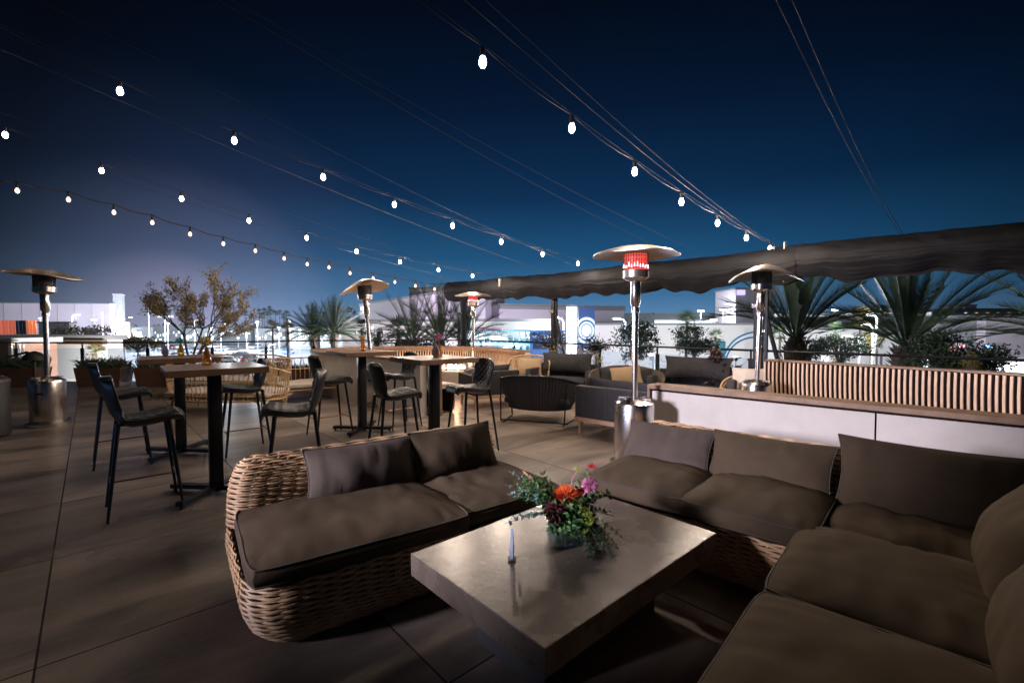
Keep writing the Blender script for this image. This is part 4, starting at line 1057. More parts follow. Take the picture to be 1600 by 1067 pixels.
# ================================================================== beyond the terrace
GZ = -6.25
def facade(name, u0, u1, v0, y0, y1, m, label, cat='building', depth=14, feats=(), v1=None, zb=GZ):
    """a building whose front runs from pixel column u0 at distance y0 to u1 at y1; v0 is its roofline at u0"""
    a = at(u0, v0, y0); ztop = a.z; b = at(u1, v0, y1); a = Vector((a.x, a.y, 0)); b = Vector((b.x, b.y, 0)); d = b - a; Ln = d.length; rz = math.atan2(d.y, d.x)
    zb = zb if v1 is None else at(u0, v1, y0).z
    t = empty(name, (a.x, a.y, zb), rz, label, cat); H = ztop - zb
    MB().box((Ln / 2, depth / 2, H / 2), (Ln, depth, H)).build('wall', M[m], t)
    MB().box((Ln / 2, depth / 2, H + .12), (Ln + .3, depth + .3, .24)).build('roof_edge', M['stuccog'], t)
    for (fn, x0, x1, z0, z1, fm, pr) in feats:      # fractions along, heights above base
        MB().box(((x0 + x1) / 2 * Ln, -pr / 2 - .01, (z0 + z1) / 2 * H), ((x1 - x0) * Ln, pr, (z1 - z0) * H)).build(fn, M[fm], t)
    return t, Ln, H
M['winlit'] = emis('window_cool', (.75, .88, 1), 1.6); M['winwarm'] = emis('window_warm', (1, .72, .45), 1.8); M['windark'] = mat('window_dark', (.03, .04, .06), .2)
M['neonw'] = emis('cove_light', (.86, .93, 1), 1.3); M['store'] = emis('storefront_glow', (.90, .95, 1), 3.5); M['tealglow'] = emis('teal_glow', (.08, .40, .55), .6)
M['pinkstrip'] = emis('pink_strip', (.8, .35, .50), .9); M['billw'] = emis('billboard_white', (1, .86, .74), 9); M['violet'] = emis('violet_screen', (.55, .45, 1), 1.6)
M['teal'] = mat('teal_metal', (.04, .13, .17), .4, metal=.3); M['bluepaint'] = mat('blue_paint', (.03, .16, .42), .5)
# -- left side
facade('warehouse', -170, 171, 473, 120, 128, 'stucco', 'long low lavender-lit warehouse at the far left', depth=2, feats=[('seam', k / 12, k / 12 + .0012, 0, 1, 'stuccog', .1) for k in range(1, 12)])
t, Ln, H = facade('tower', 176, 190, 460, 130, 131, 'stuccog', 'slim pale tower rising behind the bright billboard', depth=4)
rd = random.Random(2)
for k in range(6): MB().box((Ln * (.2 + .12 * k), -.06, H * (.55 + .05 * k)), (.5, .1, .9)).build('window', M['winlit'], t)
facade('annex_building', 60, 108, 505, 70, 70, 'stuccow', 'small bright white block behind the left patio heater pole', depth=1)
facade('neighbour_building', 58, 168, 530, 26, 25, 'stuccow', 'cream neighbouring building just over the left rail', depth=.8, feats=[('fascia', 0, 1, .965, 1.0, 'woodedge', .25)])
facade('dark_annex', -60, 18, 537, 20, 20, 'planter', 'dark brown wall at the far left edge beneath the coloured awning', depth=2)
def pergola():
    a = at(15, 536, 19.5); b = at(62, 534, 22); t = empty('slatted_pergola', (a.x, a.y, GZ), math.atan2(b.y - a.y, b.x - a.x), 'white slatted pergola frame under the coloured awning', 'pergola'); Ln = (Vector((b.x, b.y)) - Vector((a.x, a.y))).length
    H = a.z - GZ
    f = MB().box((Ln / 2, 0, H), (Ln, .1, .1)).box((Ln / 2, 0, H - .55), (Ln, .08, .06)).box((Ln / 2, 0, H - .8), (Ln, .08, .06)); n = 9
    for i in range(n): f.box((Ln * i / (n - 1), -.02, H / 2 - .05), (.07, .10, H - .1))
    f.build('frame', M['white'], t)
pergola()
def awning():
    a = at(-70, 500, 18.5); b = at(57, 502, 20.5); t = empty('coloured_awning', (a.x, a.y, a.z), math.atan2(b.y - a.y, b.x - a.x), 'orange and blue ribbed awning at the left edge above a dark eave', 'awning'); Ln = (Vector((b.x, b.y)) - Vector((a.x, a.y))).length
    def cor(x0, x1, m):
        P = []; n = int((x1 - x0) * Ln / .03)
        for i in range(n + 1):
            x = (x0 + (x1 - x0) * i / n) * Ln; P.append([(x, .03 * math.sin(x * 60), 0), (x, -.02 + .03 * math.sin(x * 60), -.33), (x, -.06 + .03 * math.sin(x * 60), -.60)])
        MB().grid(P).build('ribbed_panel', m, t, True)
    oc = mat('orange_sheet', (.75, .20, .08), .5, emit=(1, .30, .12), es=.45, var=.2, vs=3); bc = mat('blue_sheet', (.07, .10, .18), .5); rc = mat('red_sheet', (.55, .13, .08), .5, emit=(1, .25, .15), es=.35)  # orange and red sheets glow by themselves in place of backlight
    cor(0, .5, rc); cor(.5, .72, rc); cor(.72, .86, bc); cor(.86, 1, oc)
    MB().box((Ln * .52, -.1, -.66), (Ln * 1.1, .5, .10)).build('eave', M['black'], t)
awning()
# bright billboard
def board(name, u0, u1, v0, v1, y, m, label, cat='sign', th=.25, postm='pole'):
    a = at(u0, v0, y); b = at(u1, v1, y); c = (a + b) / 2; t = empty(name, (c.x, y, GZ), 0, label, cat); z0, z1 = b.z - GZ, a.z - GZ
    MB().box((0, .03 + th / 2, (z0 + z1) / 2), (b.x - a.x + .12, th, z1 - z0 + .12)).build('frame', M['stuccog'], t)
    MB().box((0, 0, (z0 + z1) / 2), (b.x - a.x, .05, z1 - z0)).build('panel', M[m], t)
    if z0 > .3: MB().box((0, th, z0 / 2), (.25, .25, z0)).build('post', M[postm], t)
    return t
board('billboard', 182, 203, 504, 530, 78, 'billw', 'blazing white billboard left of the sparse tree')
board('screen_sign', 243, 270, 493, 496, 140, 'neonw', 'thin pale blue lit sign strip behind the sparse tree')
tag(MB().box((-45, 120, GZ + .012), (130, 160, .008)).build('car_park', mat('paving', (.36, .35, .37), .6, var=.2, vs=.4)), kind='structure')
# lot of parked cars and lamp poles
def street_lamp(u, v, y, label, m='lampw', power=0, arm=.0, col=(.85, .93, 1), r=.25, grp='lamp posts in the car park'):
    p = at(u, v, y); H = p.z - GZ; t = empty('street_lamp', (p.x - arm, y, GZ), 0, label, 'street lamp', grp)
    pl = MB().tube([(0, 0, 0), (0, 0, H - .35 * abs(arm) - .1)] + ([(arm * .25, 0, H - .06), (arm, 0, H + .02)] if arm else [(0, 0, H)]), [.11, .07] + ([.05, .04] if arm else [.06]), 8)
    pl.build('pole', M['pole'], t, True); MB().rbox((arm, 0, H), (r * 2.2 if arm else r * 2, r * .9, r * .5), .03).build('lamp_head', M[m], t)
    if power: lamp((arm, 0, H - .5), power, col, t, .3)
spots = [(62, 497, 85), (122, 492, 92), (147, 500, 80), (160, 489, 100), (204, 496, 88), (232, 478, 96), (262, 505, 115), (330, 512, 130), (352, 506, 120), (385, 520, 140), (402, 503, 118), (436, 512, 110), (468, 515, 125), (215, 520, 150), (285, 524, 170), (310, 500, 140), (372, 528, 160), (415, 524, 175), (452, 500, 100), (482, 524, 150), (345, 526, 180), (250, 530, 130), (394, 534, 120), (428, 538, 105), (460, 534, 100)]
spots.sort()
for i, (u, v, y) in enumerate(spots):
    street_lamp(u, v, y, 'white lamp post in the car park, %s from the left' % ORD[i], power=30000 if i % 2 else 0, arm=(1.2 if i % 3 == 1 else 0), r=.17 + .10 * (i % 3))
car_m = [mat('car_paint%d' % i, c, .3, metal=.3, coat=.5) for i, c in enumerate([(.5, .5, .52), (.7, .7, .7), (.06, .07, .09), (.25, .03, .03), (.12, .16, .28), (.6, .6, .62)])]
M['carglass'] = mat('car_glass', (.02, .025, .03), .1); M['tail'] = emis('tail_light', (1, .08, .12), 8); M['head'] = emis('head_light', (.9, .96, 1), 14)
def car_proto():
    t = empty('parked_car', (0, 0, 0), 0, 'x', 'car', 'cars in the car park')
    pr = [(-2.2, .35), (2.2, .35), (2.25, .7), (2.1, .85), (1.2, .95), (-2.1, .98), (-2.25, .7)]; cb = [(-1.9, .96), (1.15, .94), (.45, 1.42), (-1.1, 1.45)]
    def ext(pf, w, wt=1):
        n = len(pf); m = MB(); m.v = [Vector((x, -w, z)) for x, z in pf] + [Vector((x, w, z)) for x, z in pf]
        m.f = [tuple(range(n)), tuple(range(2 * n - 1, n - 1, -1))] + [(i, (i + 1) % n, n + (i + 1) % n, n + i) for i in range(n)]; return m
    ext(pr, .9).build('body', car_m[0], t); g = ext(cb, .76).build('cabin', M['carglass'], t); ext([(.40, 1.43), (.45, 1.46), (-1.1, 1.49), (-1.15, 1.46)], .72).build('roof', car_m[0], t)
    for x in (-1.35, 1.4):
        for y in (-.86, .86): MB().lathe([(0, -.1), (.31, -.1), (.33, 0), (.31, .1), (0, .1)], 14, (x, y, .33), M=Matrix.Rotation(PI / 2, 3, 'X')).build('wheel', M['black'], t)
    for y in (-.65, .65):
        MB().box((-2.25, y, .75), (.08, .35, .14)).build('tail_light', M['tail'], t); MB().box((2.22, y, .7), (.08, .32, .16)).build('headlight', M['head'], t)
    return t
cp = car_proto(); rd = random.Random(21)
cols = ['silver', 'white', 'black', 'dark red', 'blue', 'pale grey']
cl = [(222, 556, 0), (250, 548, 5), (276, 560, 1), (310, 552, 0), (340, 563, 4), (366, 553, 5), (392, 566, 2), (418, 556, 1), (440, 570, 3), (300, 572, 0), (360, 576, 5), (425, 579, 1), (235, 568, 4), (400, 545, 0), (330, 544, 1), (262, 546, 2), (288, 552, 4), (324, 558, 2), (354, 568, 1), (380, 559, 2), (405, 573, 5), (434, 561, 0), (448, 553, 4), (318, 583, 2), (384, 588, 0), (346, 549, 0)]
cl.sort()
for i, (u, v, k) in enumerate(cl):
    y = 7.67 * F / (v - 509); o = cp if i == 0 else copy_tree(cp); p = at(u, v, y); o.location = (p.x, y, GZ); o.rotation_euler = (0, 0, rd.choice([R(80), R(-95), R(5), R(170)]) + rd.uniform(-.1, .1))
    o['label'] = '%s parked car in the bright car park, %s car from the left' % (cols[k], ORD[i])
    if i == 0: continue
    for ch in o.children:
        if ch.name.startswith(('body', 'roof')): ch.data = ch.data.copy() if False else ch.data
# paint colours differ through object-linked material slots
for o in [x for x in C.objects if x.name.startswith('parked_car')]:
    k = cols.index(o['label'].split(' parked')[0])
    for ch in o.children:
        if ch.name.startswith(('body', 'roof')): ch.material_slots[0].link = 'OBJECT'; ch.material_slots[0].material = car_m[k]

# made-up glowing blocks beyond the car park, added to brighten the town
rd = random.Random(33)
for i, (u0, u1, v, y, m_, hue) in enumerate([(196, 232, 512, 150, 'store', 'cool white'), (240, 282, 509, 190, 'winlit', 'bluish'), (290, 340, 514, 165, 'store', 'white'), (345, 392, 511, 200, 'winlit', 'pale blue'), (398, 446, 514, 180, 'store', 'bright white'), (452, 486, 512, 150, 'winwarm', 'warm'), (500, 558, 514, 120, 'store', 'glaring white')]):
    t, Ln_, H_ = facade('glow_row', u0, u1, v, y, y, 'stuccog', 'low %s added glow block beyond the car park, %s from the left' % (hue, ORD[i]), 'building', depth=2)
    t['group'] = 'added glow blocks beyond the car park'
    for k in range(10):
        if rd.random() < .85: MB().box((Ln_ * (.06 + .098 * k), -.1, H_ * rd.uniform(.45, .8)), (Ln_ * rd.uniform(.02, .07), .15, H_ * rd.uniform(.06, .22))).build('glow_pane', M[m_ if rd.random() < .8 else 'neonw'], t)
# -- palms
def frond(mb, p, d, ln, droop, nl, lw, ll, rd, flat=False):
    pts = [p]; k = 10; d = d.normalized()
    for i in range(k):
        d = (d + Vector((0, 0, -droop / k * (.4 + 1.2 * i / k)))).normalized(); p = p + d * ln / k; pts.append(p)
    mb.tube(pts, [lw * .9 * (1 - .8 * i / k) + .004 for i in range(k + 1)], 4, cap=False)
    for i in range(nl):
        u = (.14 + .86 * i / nl); a = u * k; j = min(k - 1, int(a)); q = pts[j].lerp(pts[j + 1], a - j); tt = (pts[j + 1] - pts[j]).normalized()
        sd = tt.cross(Vector((0, 0, 1))); sd = sd.normalized() if sd.length > .05 else tt.orthogonal().normalized(); up = sd.cross(tt)
        l = ll * 1.1 * (1 - .75 * abs(u - .45) ** 1.3) * rd.uniform(.85, 1.1)
        for s in (-1, 1):
            e = q + (tt * .85 + sd * s * .34 + up * .22).normalized() * l; w = lw * 1.0
            mb.add([q - tt * w, q + tt * w, e], [(0, 1, 2)])
def date_palm(u, v, y, ln, n, label, seed, spread=1.0, trunk=(.26, .20), zt=GZ, m='leafpalm', nl=30, skirt=True, tilt=0):
    b = at(u, v, y); t = empty('date_palm', (b.x, y, zt), 0, label, 'palm tree'); H = b.z - zt; rd = random.Random(seed); fr = MB()
    for i in range(n):
        a = i * 2.399 + rd.uniform(-.2, .2); e = i / n; el = R(86) - e * R(62) * spread + rd.uniform(-.06, .06)
        d = Vector((math.cos(a) * math.cos(el), math.sin(a) * math.cos(el), math.sin(el)))
        frond(fr, Vector((0, 0, H)) + Vector((d.x, d.y, 0)) * .12, d, ln * rd.uniform(.8, 1.08), (.25 + .9 * e) * rd.uniform(.7, 1.2), nl, ln * .0085, ln * .26, rd)
    fr.build('crown', M[m], t)
    k = 26; tr = MB(); pts = [(0, 0, H * j / k) for j in range(k + 1)]; rr = [trunk[0] + (trunk[1] - trunk[0]) * j / k + (.03 if j % 2 else 0) for j in range(k)] + [trunk[0] * .9]
    rr[-3:] = [trunk[0] * 1.05, trunk[0] * 1.1, trunk[0] * .6]
    tr.tube(pts, rr, 10)
    for i in range(70):
        a = rd.uniform(0, 2 * PI); z = H - rd.uniform(0, .8); p = Vector((math.cos(a) * trunk[0] * 1.1, math.sin(a) * trunk[0] * 1.1, z)); tr.leaf(p, Vector((math.cos(a), math.sin(a), 1.1)), Vector((0, 0, 1)), .20, .08)
    tr.build('trunk', M['bark'], t); return t
date_palm(1243, 527, 12.6, 2.25, 34, 'large fan of a date palm left of centre behind the striped booth', 1, .95, nl=42, trunk=(.26, .2))
date_palm(1417, 540, 11.4, 2.3, 34, 'largest date palm rising behind the middle of the striped booth', 2, 1.0, nl=42, trunk=(.28, .2))
date_palm(1690, 535, 10.5, 2.3, 30, 'date palm mostly off the right edge, its fronds arching into view', 3, 1.15, nl=42)
date_palm(645, 533, 19, 2.1, 26, 'left of three date palms behind the far booth', 4, 1.15, nl=28, trunk=(.24, .18))
date_palm(688, 534, 18, 2.3, 26, 'middle of three date palms behind the far booth', 5, 1.0, nl=28, trunk=(.24, .18))
date_palm(727, 534, 18.5, 2.1, 24, 'right of three date palms behind the far booth, beside the small lit heater', 6, 1.1, nl=28, trunk=(.24, .18))
date_palm(490, 522, 34, 2.3, 70, 'left of the twin date palms beyond the car park rail', 7, 1.42, nl=26, m='leafdark')
date_palm(522, 521, 33, 2.5, 70, 'right of the twin date palms beyond the car park rail', 8, 1.42, nl=26, m='leafdark')
def fan_palm(u, v, y, r, label, seed, m='leafdark', zt=GZ, n=26, cat='palm tree', grp=None, tw=.12, mesh=None):
    b = at(u, v, y); H = b.z - zt; t = empty('fan_palm', (b.x, y, zt), 0, label, cat, grp); rd = random.Random(seed); cr_ = MB()
    for i in range(n):
        a = rd.uniform(0, 2 * PI); el = rd.uniform(-.7, 1.5); d = Vector((math.cos(a) * math.cos(el), math.sin(a) * math.cos(el), math.sin(el))); c = Vector((0, 0, H)) + d * r * .45
        sd = d.cross(Vector((0, 0, 1))); sd = sd.normalized() if sd.length > .05 else Vector((1, 0, 0)); up = sd.cross(d)
        for k in range(9):
            an = R(-75 + 150 * k / 8); dd = d * math.cos(an) + sd * math.sin(an); e = c + dd * r * .62 + Vector((0, 0, -.08 * r * abs(an))); s = dd.cross(up).normalized() * r * .035
            cr_.add([c - s, c + s, e], [(0, 1, 2)])
        cr_.tube([Vector((0, 0, H)), c], r * .012, 3, cap=False)
    cr_.build('crown', M[m], t); MB().tube([(0, 0, 0), (0, 0, H * .5), (rd.uniform(-.1, .1), 0, H)], [tw * 1.4, tw, tw * .9], 7).build('trunk', M['bark'], t); return t
fan_palm(1072, 503, 36, 1.15, 'tall fan palm over the dark bush left of the bent heater', 1, zt=GZ, m='leafpalm')
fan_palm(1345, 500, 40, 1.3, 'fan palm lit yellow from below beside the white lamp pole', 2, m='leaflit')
fan_palm(1305, 520, 38, 1.1, 'dark fan palm between the two big right date palms', 3, m='leafpalm')
fan_palm(1118, 527, 42, 1.0, 'small pale palm under a street lamp left of the blue arches', 4, m='leafpalm')
fan_palm(1218, 524, 44, 1.0, 'drooping small palm left of the first big date palm trunk', 5, m='leafpalm')
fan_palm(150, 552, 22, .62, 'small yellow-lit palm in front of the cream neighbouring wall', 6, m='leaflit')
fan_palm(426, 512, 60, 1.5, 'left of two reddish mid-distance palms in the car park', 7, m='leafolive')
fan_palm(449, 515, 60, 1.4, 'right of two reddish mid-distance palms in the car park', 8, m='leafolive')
fan_palm(568, 513, 30, .9, 'bushy palm in front of the white wall left of the leaning heater', 9)
fan_palm(622, 515, 28, 1.0, 'dark bushy palm right of the leaning heater', 10)
fan_palm(716, 520, 30, .8, 'small dark palm below the small lit heater', 11)
far = [(352, 499), (366, 503), (383, 490), (393, 493), (405, 487), (410, 494), (413, 486), (418, 490), (421, 482), (423, 488), (430, 490), (437, 489), (443, 494), (448, 491), (506, 492), (530, 487), (536, 486), (545, 485), (550, 487), (553, 489), (557, 496), (544, 497)]
far.sort()
fp = None
for i, (u, v) in enumerate(far):
    y = 230 + (i * 37) % 60; lb = 'tiny silhouetted palm on the skyline, %s from the left' % ORD[i]
    fan_palm(u, v, y, 1.9 + .2 * ((i * 7) % 4), lb, 20 + i, m='leafdark', grp='thin palms on the skyline', n=40, tw=.13)
# bushes beyond the rail
def far_bush(u, v, y, rx, rz_, n, l, m, label, seed, name='bush', zt=GZ):
    b = at(u, v, y); t = empty(name, (b.x, y, zt), 0, label, 'bush' if name == 'bush' else 'tree'); H = b.z - zt; rd = random.Random(seed); lf, sm = MB(), MB(); cl = []
    for i in range(26):
        while True:
            p = Vector((rd.uniform(-1, 1), rd.uniform(-1, 1), rd.uniform(-1, 1)))
            if p.length < 1: break
        c = Vector((p.x * rx, p.y * rx * .7, H + p.z * rz_)); cl.append(c); sm.tube([(0, 0, max(0, H - rz_ * 1.3)), c.lerp(Vector((0, 0, H)), .5), c], [.05, .03, .01], 4)
    sm.tube([(0, 0, 0), (0, 0, H - rz_ * .9)], [.14, .09], 7)
    for i in range(n):
        c = rd.choice(cl); p = c + Vector((rd.gauss(0, .17) * rx, rd.gauss(0, .17) * rx, rd.gauss(0, .17) * rz_)); lf.leaf(p, Vector((rd.gauss(0, 1), rd.gauss(0, 1), rd.gauss(.3, 1))), Vector((rd.gauss(0, 1), rd.gauss(0, 1), 1)), l * rd.uniform(.6, 1.3), l * .45)
    sm.build('trunk', M['bark'], t); lf.build('foliage', M[m], t)
far_bush(1505, 562, 9.2, .95, .50, 5200, .085, 'leafdark', 'dense dark tree crown at the right, hiding the storefront', 1, 'leafy_tree')
far_bush(1519, 566, 8.2, .16, .14, 500, .05, 'leaflit', 'small yellow-lit shrub in front of the dark tree crown', 2)
far_bush(990, 530, 26, 1.3, .95, 2600, .20, 'leafdark', 'dark bushy tree directly left of the large heater pole', 3, 'leafy_tree')
far_bush(1085, 532, 27, 1.2, .80, 2400, .18, 'leafdark', 'rounded dark bush under the tall fan palm', 4)
far_bush(1313, 545, 30, 1.5, .9, 1800, .2, 'leafgrass', 'softly lit green tree between the two big date palms', 5, 'leafy_tree')
far_bush(1262, 548, 28, 1.0, .9, 1600, .16, 'leafgrass', 'pale green bush right of the first big date palm trunk', 6)
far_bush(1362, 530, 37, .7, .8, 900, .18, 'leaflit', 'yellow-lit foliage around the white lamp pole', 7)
far_bush(1470, 530, 14, .9, .3, 900, .10, 'leafdark', 'wispy branches above the dark tree crown', 8)
far_bush(590, 530, 27, .35, .85, 600, .14, 'leafdark', 'narrow cypress beside the leaning heater pole', 9)
far_bush(640, 538, 24, 1.6, .5, 1500, .14, 'leafdark', 'low dark hedge behind the far booth slats', 10)
far_bush(860, 530, 26, 1.6, .45, 900, .13, 'leafdark', 'low planting below the city sign', 11)
far_bush(932, 540, 22, .8, .4, 900, .11, 'leafdark', 'low bush under the blue ring poster', 12)
far_bush(130, 520, 60, 3.5, .9, 700, .5, 'leafolive', 'brownish trees on the roofline left of the billboard', 13)
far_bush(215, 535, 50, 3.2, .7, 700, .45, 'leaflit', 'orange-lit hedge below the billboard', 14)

# -- centre buildings
facade('store_building', 562, 703, 477, 75, 46, 'stucco', 'large pale lavender building with a slanting roofline behind the leaning heater', depth=4,
       feats=[('lit_sign', .03, .07, .93, .97, 'neonw', .1)])
facade('hall_building', 640, 775, 452, 62, 60, 'stucco', 'tall pale hall behind the three date palms', depth=6, feats=[('downpipe', .955, .965, 0, 1, 'stuccog', .2), ('seam', .5, .502, 0, 1, 'stuccog', .1)])
facade('mall_building', 780, 975, 477, 58, 66, 'stucco', 'broad lavender building behind the city sign and ring poster', depth=30, feats=[('dark_band', 0, 1, .955, 1, 'stuccog', .3)])
facade('parking_structure', 925, 1250, 491, 95, 95, 'stuccog', 'low grey parking structure left of the bent heater', depth=20, feats=[('white_band', .30, .88, .80, .88, 'neonw', .3), ('red_sign', .12, .15, .93, 1.12, 'pinkstrip', .2)])
facade('white_wall_building', 535, 870, 503, 42, 38, 'stuccow', 'low bright white wall running behind the three date palms', depth=2)
facade('pale_wall_building', 925, 1260, 508, 55, 52, 'stuccow', 'long cream wall behind the dark bushes left of centre right', depth=8)
facade('long_mall', 1210, 1640, 495, 62, 50, 'stuccog', 'long grey mall roof with a glowing white strip behind the big date palms', depth=30, feats=[('light_cove', 0.0, .62, 1.0, 1.045, 'neonw', .2)])
facade('cream_shop', 1200, 1452, 515, 50, 46, 'stuccow', 'cream shopfront wall behind the two largest date palms', depth=6)
facade('grey_shop', 1438, 1542, 497, 44, 42, 'stuccog', 'grey shop block behind the dark tree crown', depth=8, feats=[('glow_pane', .02, .98, .20, .56, 'store', .1)])
facade('pink_shop', 1541, 1680, 497, 41, 39, 'stucco', 'pinkish shop block at the right edge over a bright storefront', depth=8, feats=[('glow_pane', .02, .98, .18, .57, 'store', .1)])
facade('apartment_block', 1492, 1680, 483, 130, 130, 'stuccog', 'distant apartment block on the right skyline', depth=20, feats=[('window', .08 + .09 * k, .10 + .09 * k, .84, .92, 'winwarm' if k % 3 else 'winlit', .1) for k in range(9)])
facade('skyline_block', 1508, 1526, 477, 133, 133, 'stuccow', 'small block stepping above the distant apartment roof', depth=8)
facade('low_roof_block', 1368, 1400, 478, 120, 120, 'stuccog', 'small square roof block behind the largest date palm', depth=8)
facade('tall_lit_building', 1150, 1212, 452, 80, 80, 'stucco', 'blue-violet lit tower directly behind the bent heater', depth=8, feats=[('violet_screen', .02, .22, .93, .99, 'violet', .2), ('window', .62, .80, .72, .78, 'winlit', .1)])
# coloured shop signs glimpsed through the tree
for k, (u, v, c, nm) in enumerate([(1463, 541, (.2, .8, .6), 'green'), (1487, 545, (1, .35, .3), 'red'), (1503, 540, (1, .5, .6), 'pink'), (1545, 541, (.3, .6, 1), 'blue')]):
    M['sg%d' % k] = emis('sign_' + nm, c, 2); board('shop_sign', u - 5, u + 5, v - 3, v + 3, 40, 'sg%d' % k, '%s shop sign glimpsed through the dark tree crown' % nm)
# teal pavilion
def pavilion():
    a = at(732, 516, 36); b = at(832, 516, 34); t = empty('glass_pavilion', (a.x, a.y, GZ), math.atan2(b.y - a.y, b.x - a.x), 'teal glass pavilion with a lattice roof right of the small lit heater', 'pavilion'); Ln = (b - a).length; H = a.z - GZ
    MB().box((Ln / 2, 2, H * .45), (Ln, 4, H * .9)).build('lit_room', M['tealglow'], t)
    f = MB().box((Ln / 2, -.1, H), (Ln, .2, .12)).box((Ln / 2, -.1, H * .86), (Ln * 1.02, .3, .18)).box((Ln / 2, -.1, H * .80), (Ln, .2, .06))
    for k in range(12): f.box((Ln * k / 11, -.08, H / 2), (.09, .16, H)); f.tube([(Ln * k / 11, -.2, H * .80), (Ln * (k + .6) / 11, -.2, H * .72)], .05, 4)
    f.build('lattice_frame', M['teal'], t); MB().box((Ln * .3, -.05, H + .14), (Ln * .5, .1, .14)).build('pink_strip', M['pinkstrip'], t)
    for x in (.12, .5): MB().box((Ln * x, -.12, H * .93), (Ln * .26, .06, .5)).build('lit_pane', M['neonw'], t)
pavilion()
# city sign
def text_mesh(s, size, m, parent, loc, ext=.02):
    cu = bpy.data.curves.new('lettering', 'FONT'); cu.body = s; cu.size = size; cu.extrude = ext; cu.align_x = 'LEFT'
    o = bpy.data.objects.new('tmp', cu); C.objects.link(o); dg = bpy.context.evaluated_depsgraph_get(); me = bpy.data.meshes.new_from_object(o.evaluated_get(dg)); bpy.data.objects.remove(o)
    q = bpy.data.objects.new('lettering', me); C.objects.link(q); me.materials.clear(); me.materials.append(M[m]); q.parent = parent; q.location = loc; q.rotation_euler = (PI / 2, 0, 0); return q
def city_sign():
    y = 31; a = at(828, 516, y); b = at(884, 545, y); t = empty('city_sign', (a.x, y, GZ), 0, 'blue lit city name sign left of the glowing column', 'sign'); w = b.x - a.x; z1 = a.z - GZ; z0 = b.z - GZ
    M['signblue'] = emis('sign_blue', (.03, .22, .62), .9); M['signtext'] = emis('sign_text', (.95, .97, 1), 1.6)
    MB().box((w / 2, .1, z1 / 2), (w, .15, z1)).build('frame', M['signblue'], t)
    MB().box((w / 2 + .08, 0, (z0 + z1 - .9) / 2 + .05), (w - .25, .06, z1 - z0 - .75)).build('dark_panel', M['windark'], t)
    MB().box((w / 2 + .04, 0, z1 - .45), (w - .2, .05, .55)).build('name_board', mat('name_board', (.02, .08, .22), .4), t)
    q = text_mesh('INGLEWOOD', .27, 'signtext', t, (.18, -.04, z1 - .52)); k = 1.0
    q.scale = (.72, 1, 1)
city_sign()
def column_light():
    y = 28; a = at(885, 480, y); b = at(901, 590, y); t = empty('light_column', ((a.x + b.x) / 2, y, GZ), 0, 'glowing white column right of the city sign', 'light column'); z1 = a.z - GZ
    M['colglow'] = emis('column_glow', (.86, .88, 1), 4); w = (b.x - a.x) / 2
    MB().lathe([(w, .3), (w, z1)], 24).build('lit_drum', M['colglow'], t, True); MB().lathe([(w * 1.05, z1), (w * 1.05, z1 + .12)], 24).build('cap', M['stuccog'], t); MB().lathe([(w * 1.2, 0), (w * 1.2, .3)], 24).build('base', M['stuccog'], t)
    lamp((0, -1.4, z1 - 2), 900, (.6, .62, 1), t, .5); lamp((0, -1.4, z1 - 4.5), 900, (.5, .55, 1), t, .5)
column_light()
def ring_poster():
    y = 29; a = at(904, 480, y); b = at(929, 545, y); c = (a + b) / 2; t = empty('ring_poster', (c.x, y, GZ), 0, 'dark blue lit poster with concentric white rings', 'lit poster'); w = b.x - a.x; h = a.z - b.z; zc = c.z - GZ
    M['pblue'] = emis('poster_blue', (.01, .09, .38), .7); M['pwhite'] = emis('poster_white', (.62, .80, 1), 1.5)
    MB().box((0, .12, zc), (w, .2, h)).build('panel', M['pblue'], t); MB().box((0, .2, (zc - h / 2) / 2), (.3, .3, zc - h / 2)).build('post', M['pole'], t)
    def ring(r0, r1, m, d, nm):
        n = 48; mb = MB(); P = []
        for k in range(n + 1):
            a_ = 2 * PI * k / n; f = lambda r: Vector((max(-w / 2 + .01, min(w / 2 - .01, r * math.cos(a_))), d, zc - .06 * h + r * 1.18 * math.sin(a_)))
            P.append([f(r0), f(r1)])
        mb.grid(P).build(nm, M[m], t)
    ring(.0, .30 * w * 1.05, 'pwhite', -.010, 'centre_disc'); ring(.36 * w, .47 * w, 'pwhite', -.006, 'ring'); ring(.56 * w, .70 * w, 'pwhite', -.003, 'ring')
ring_poster()
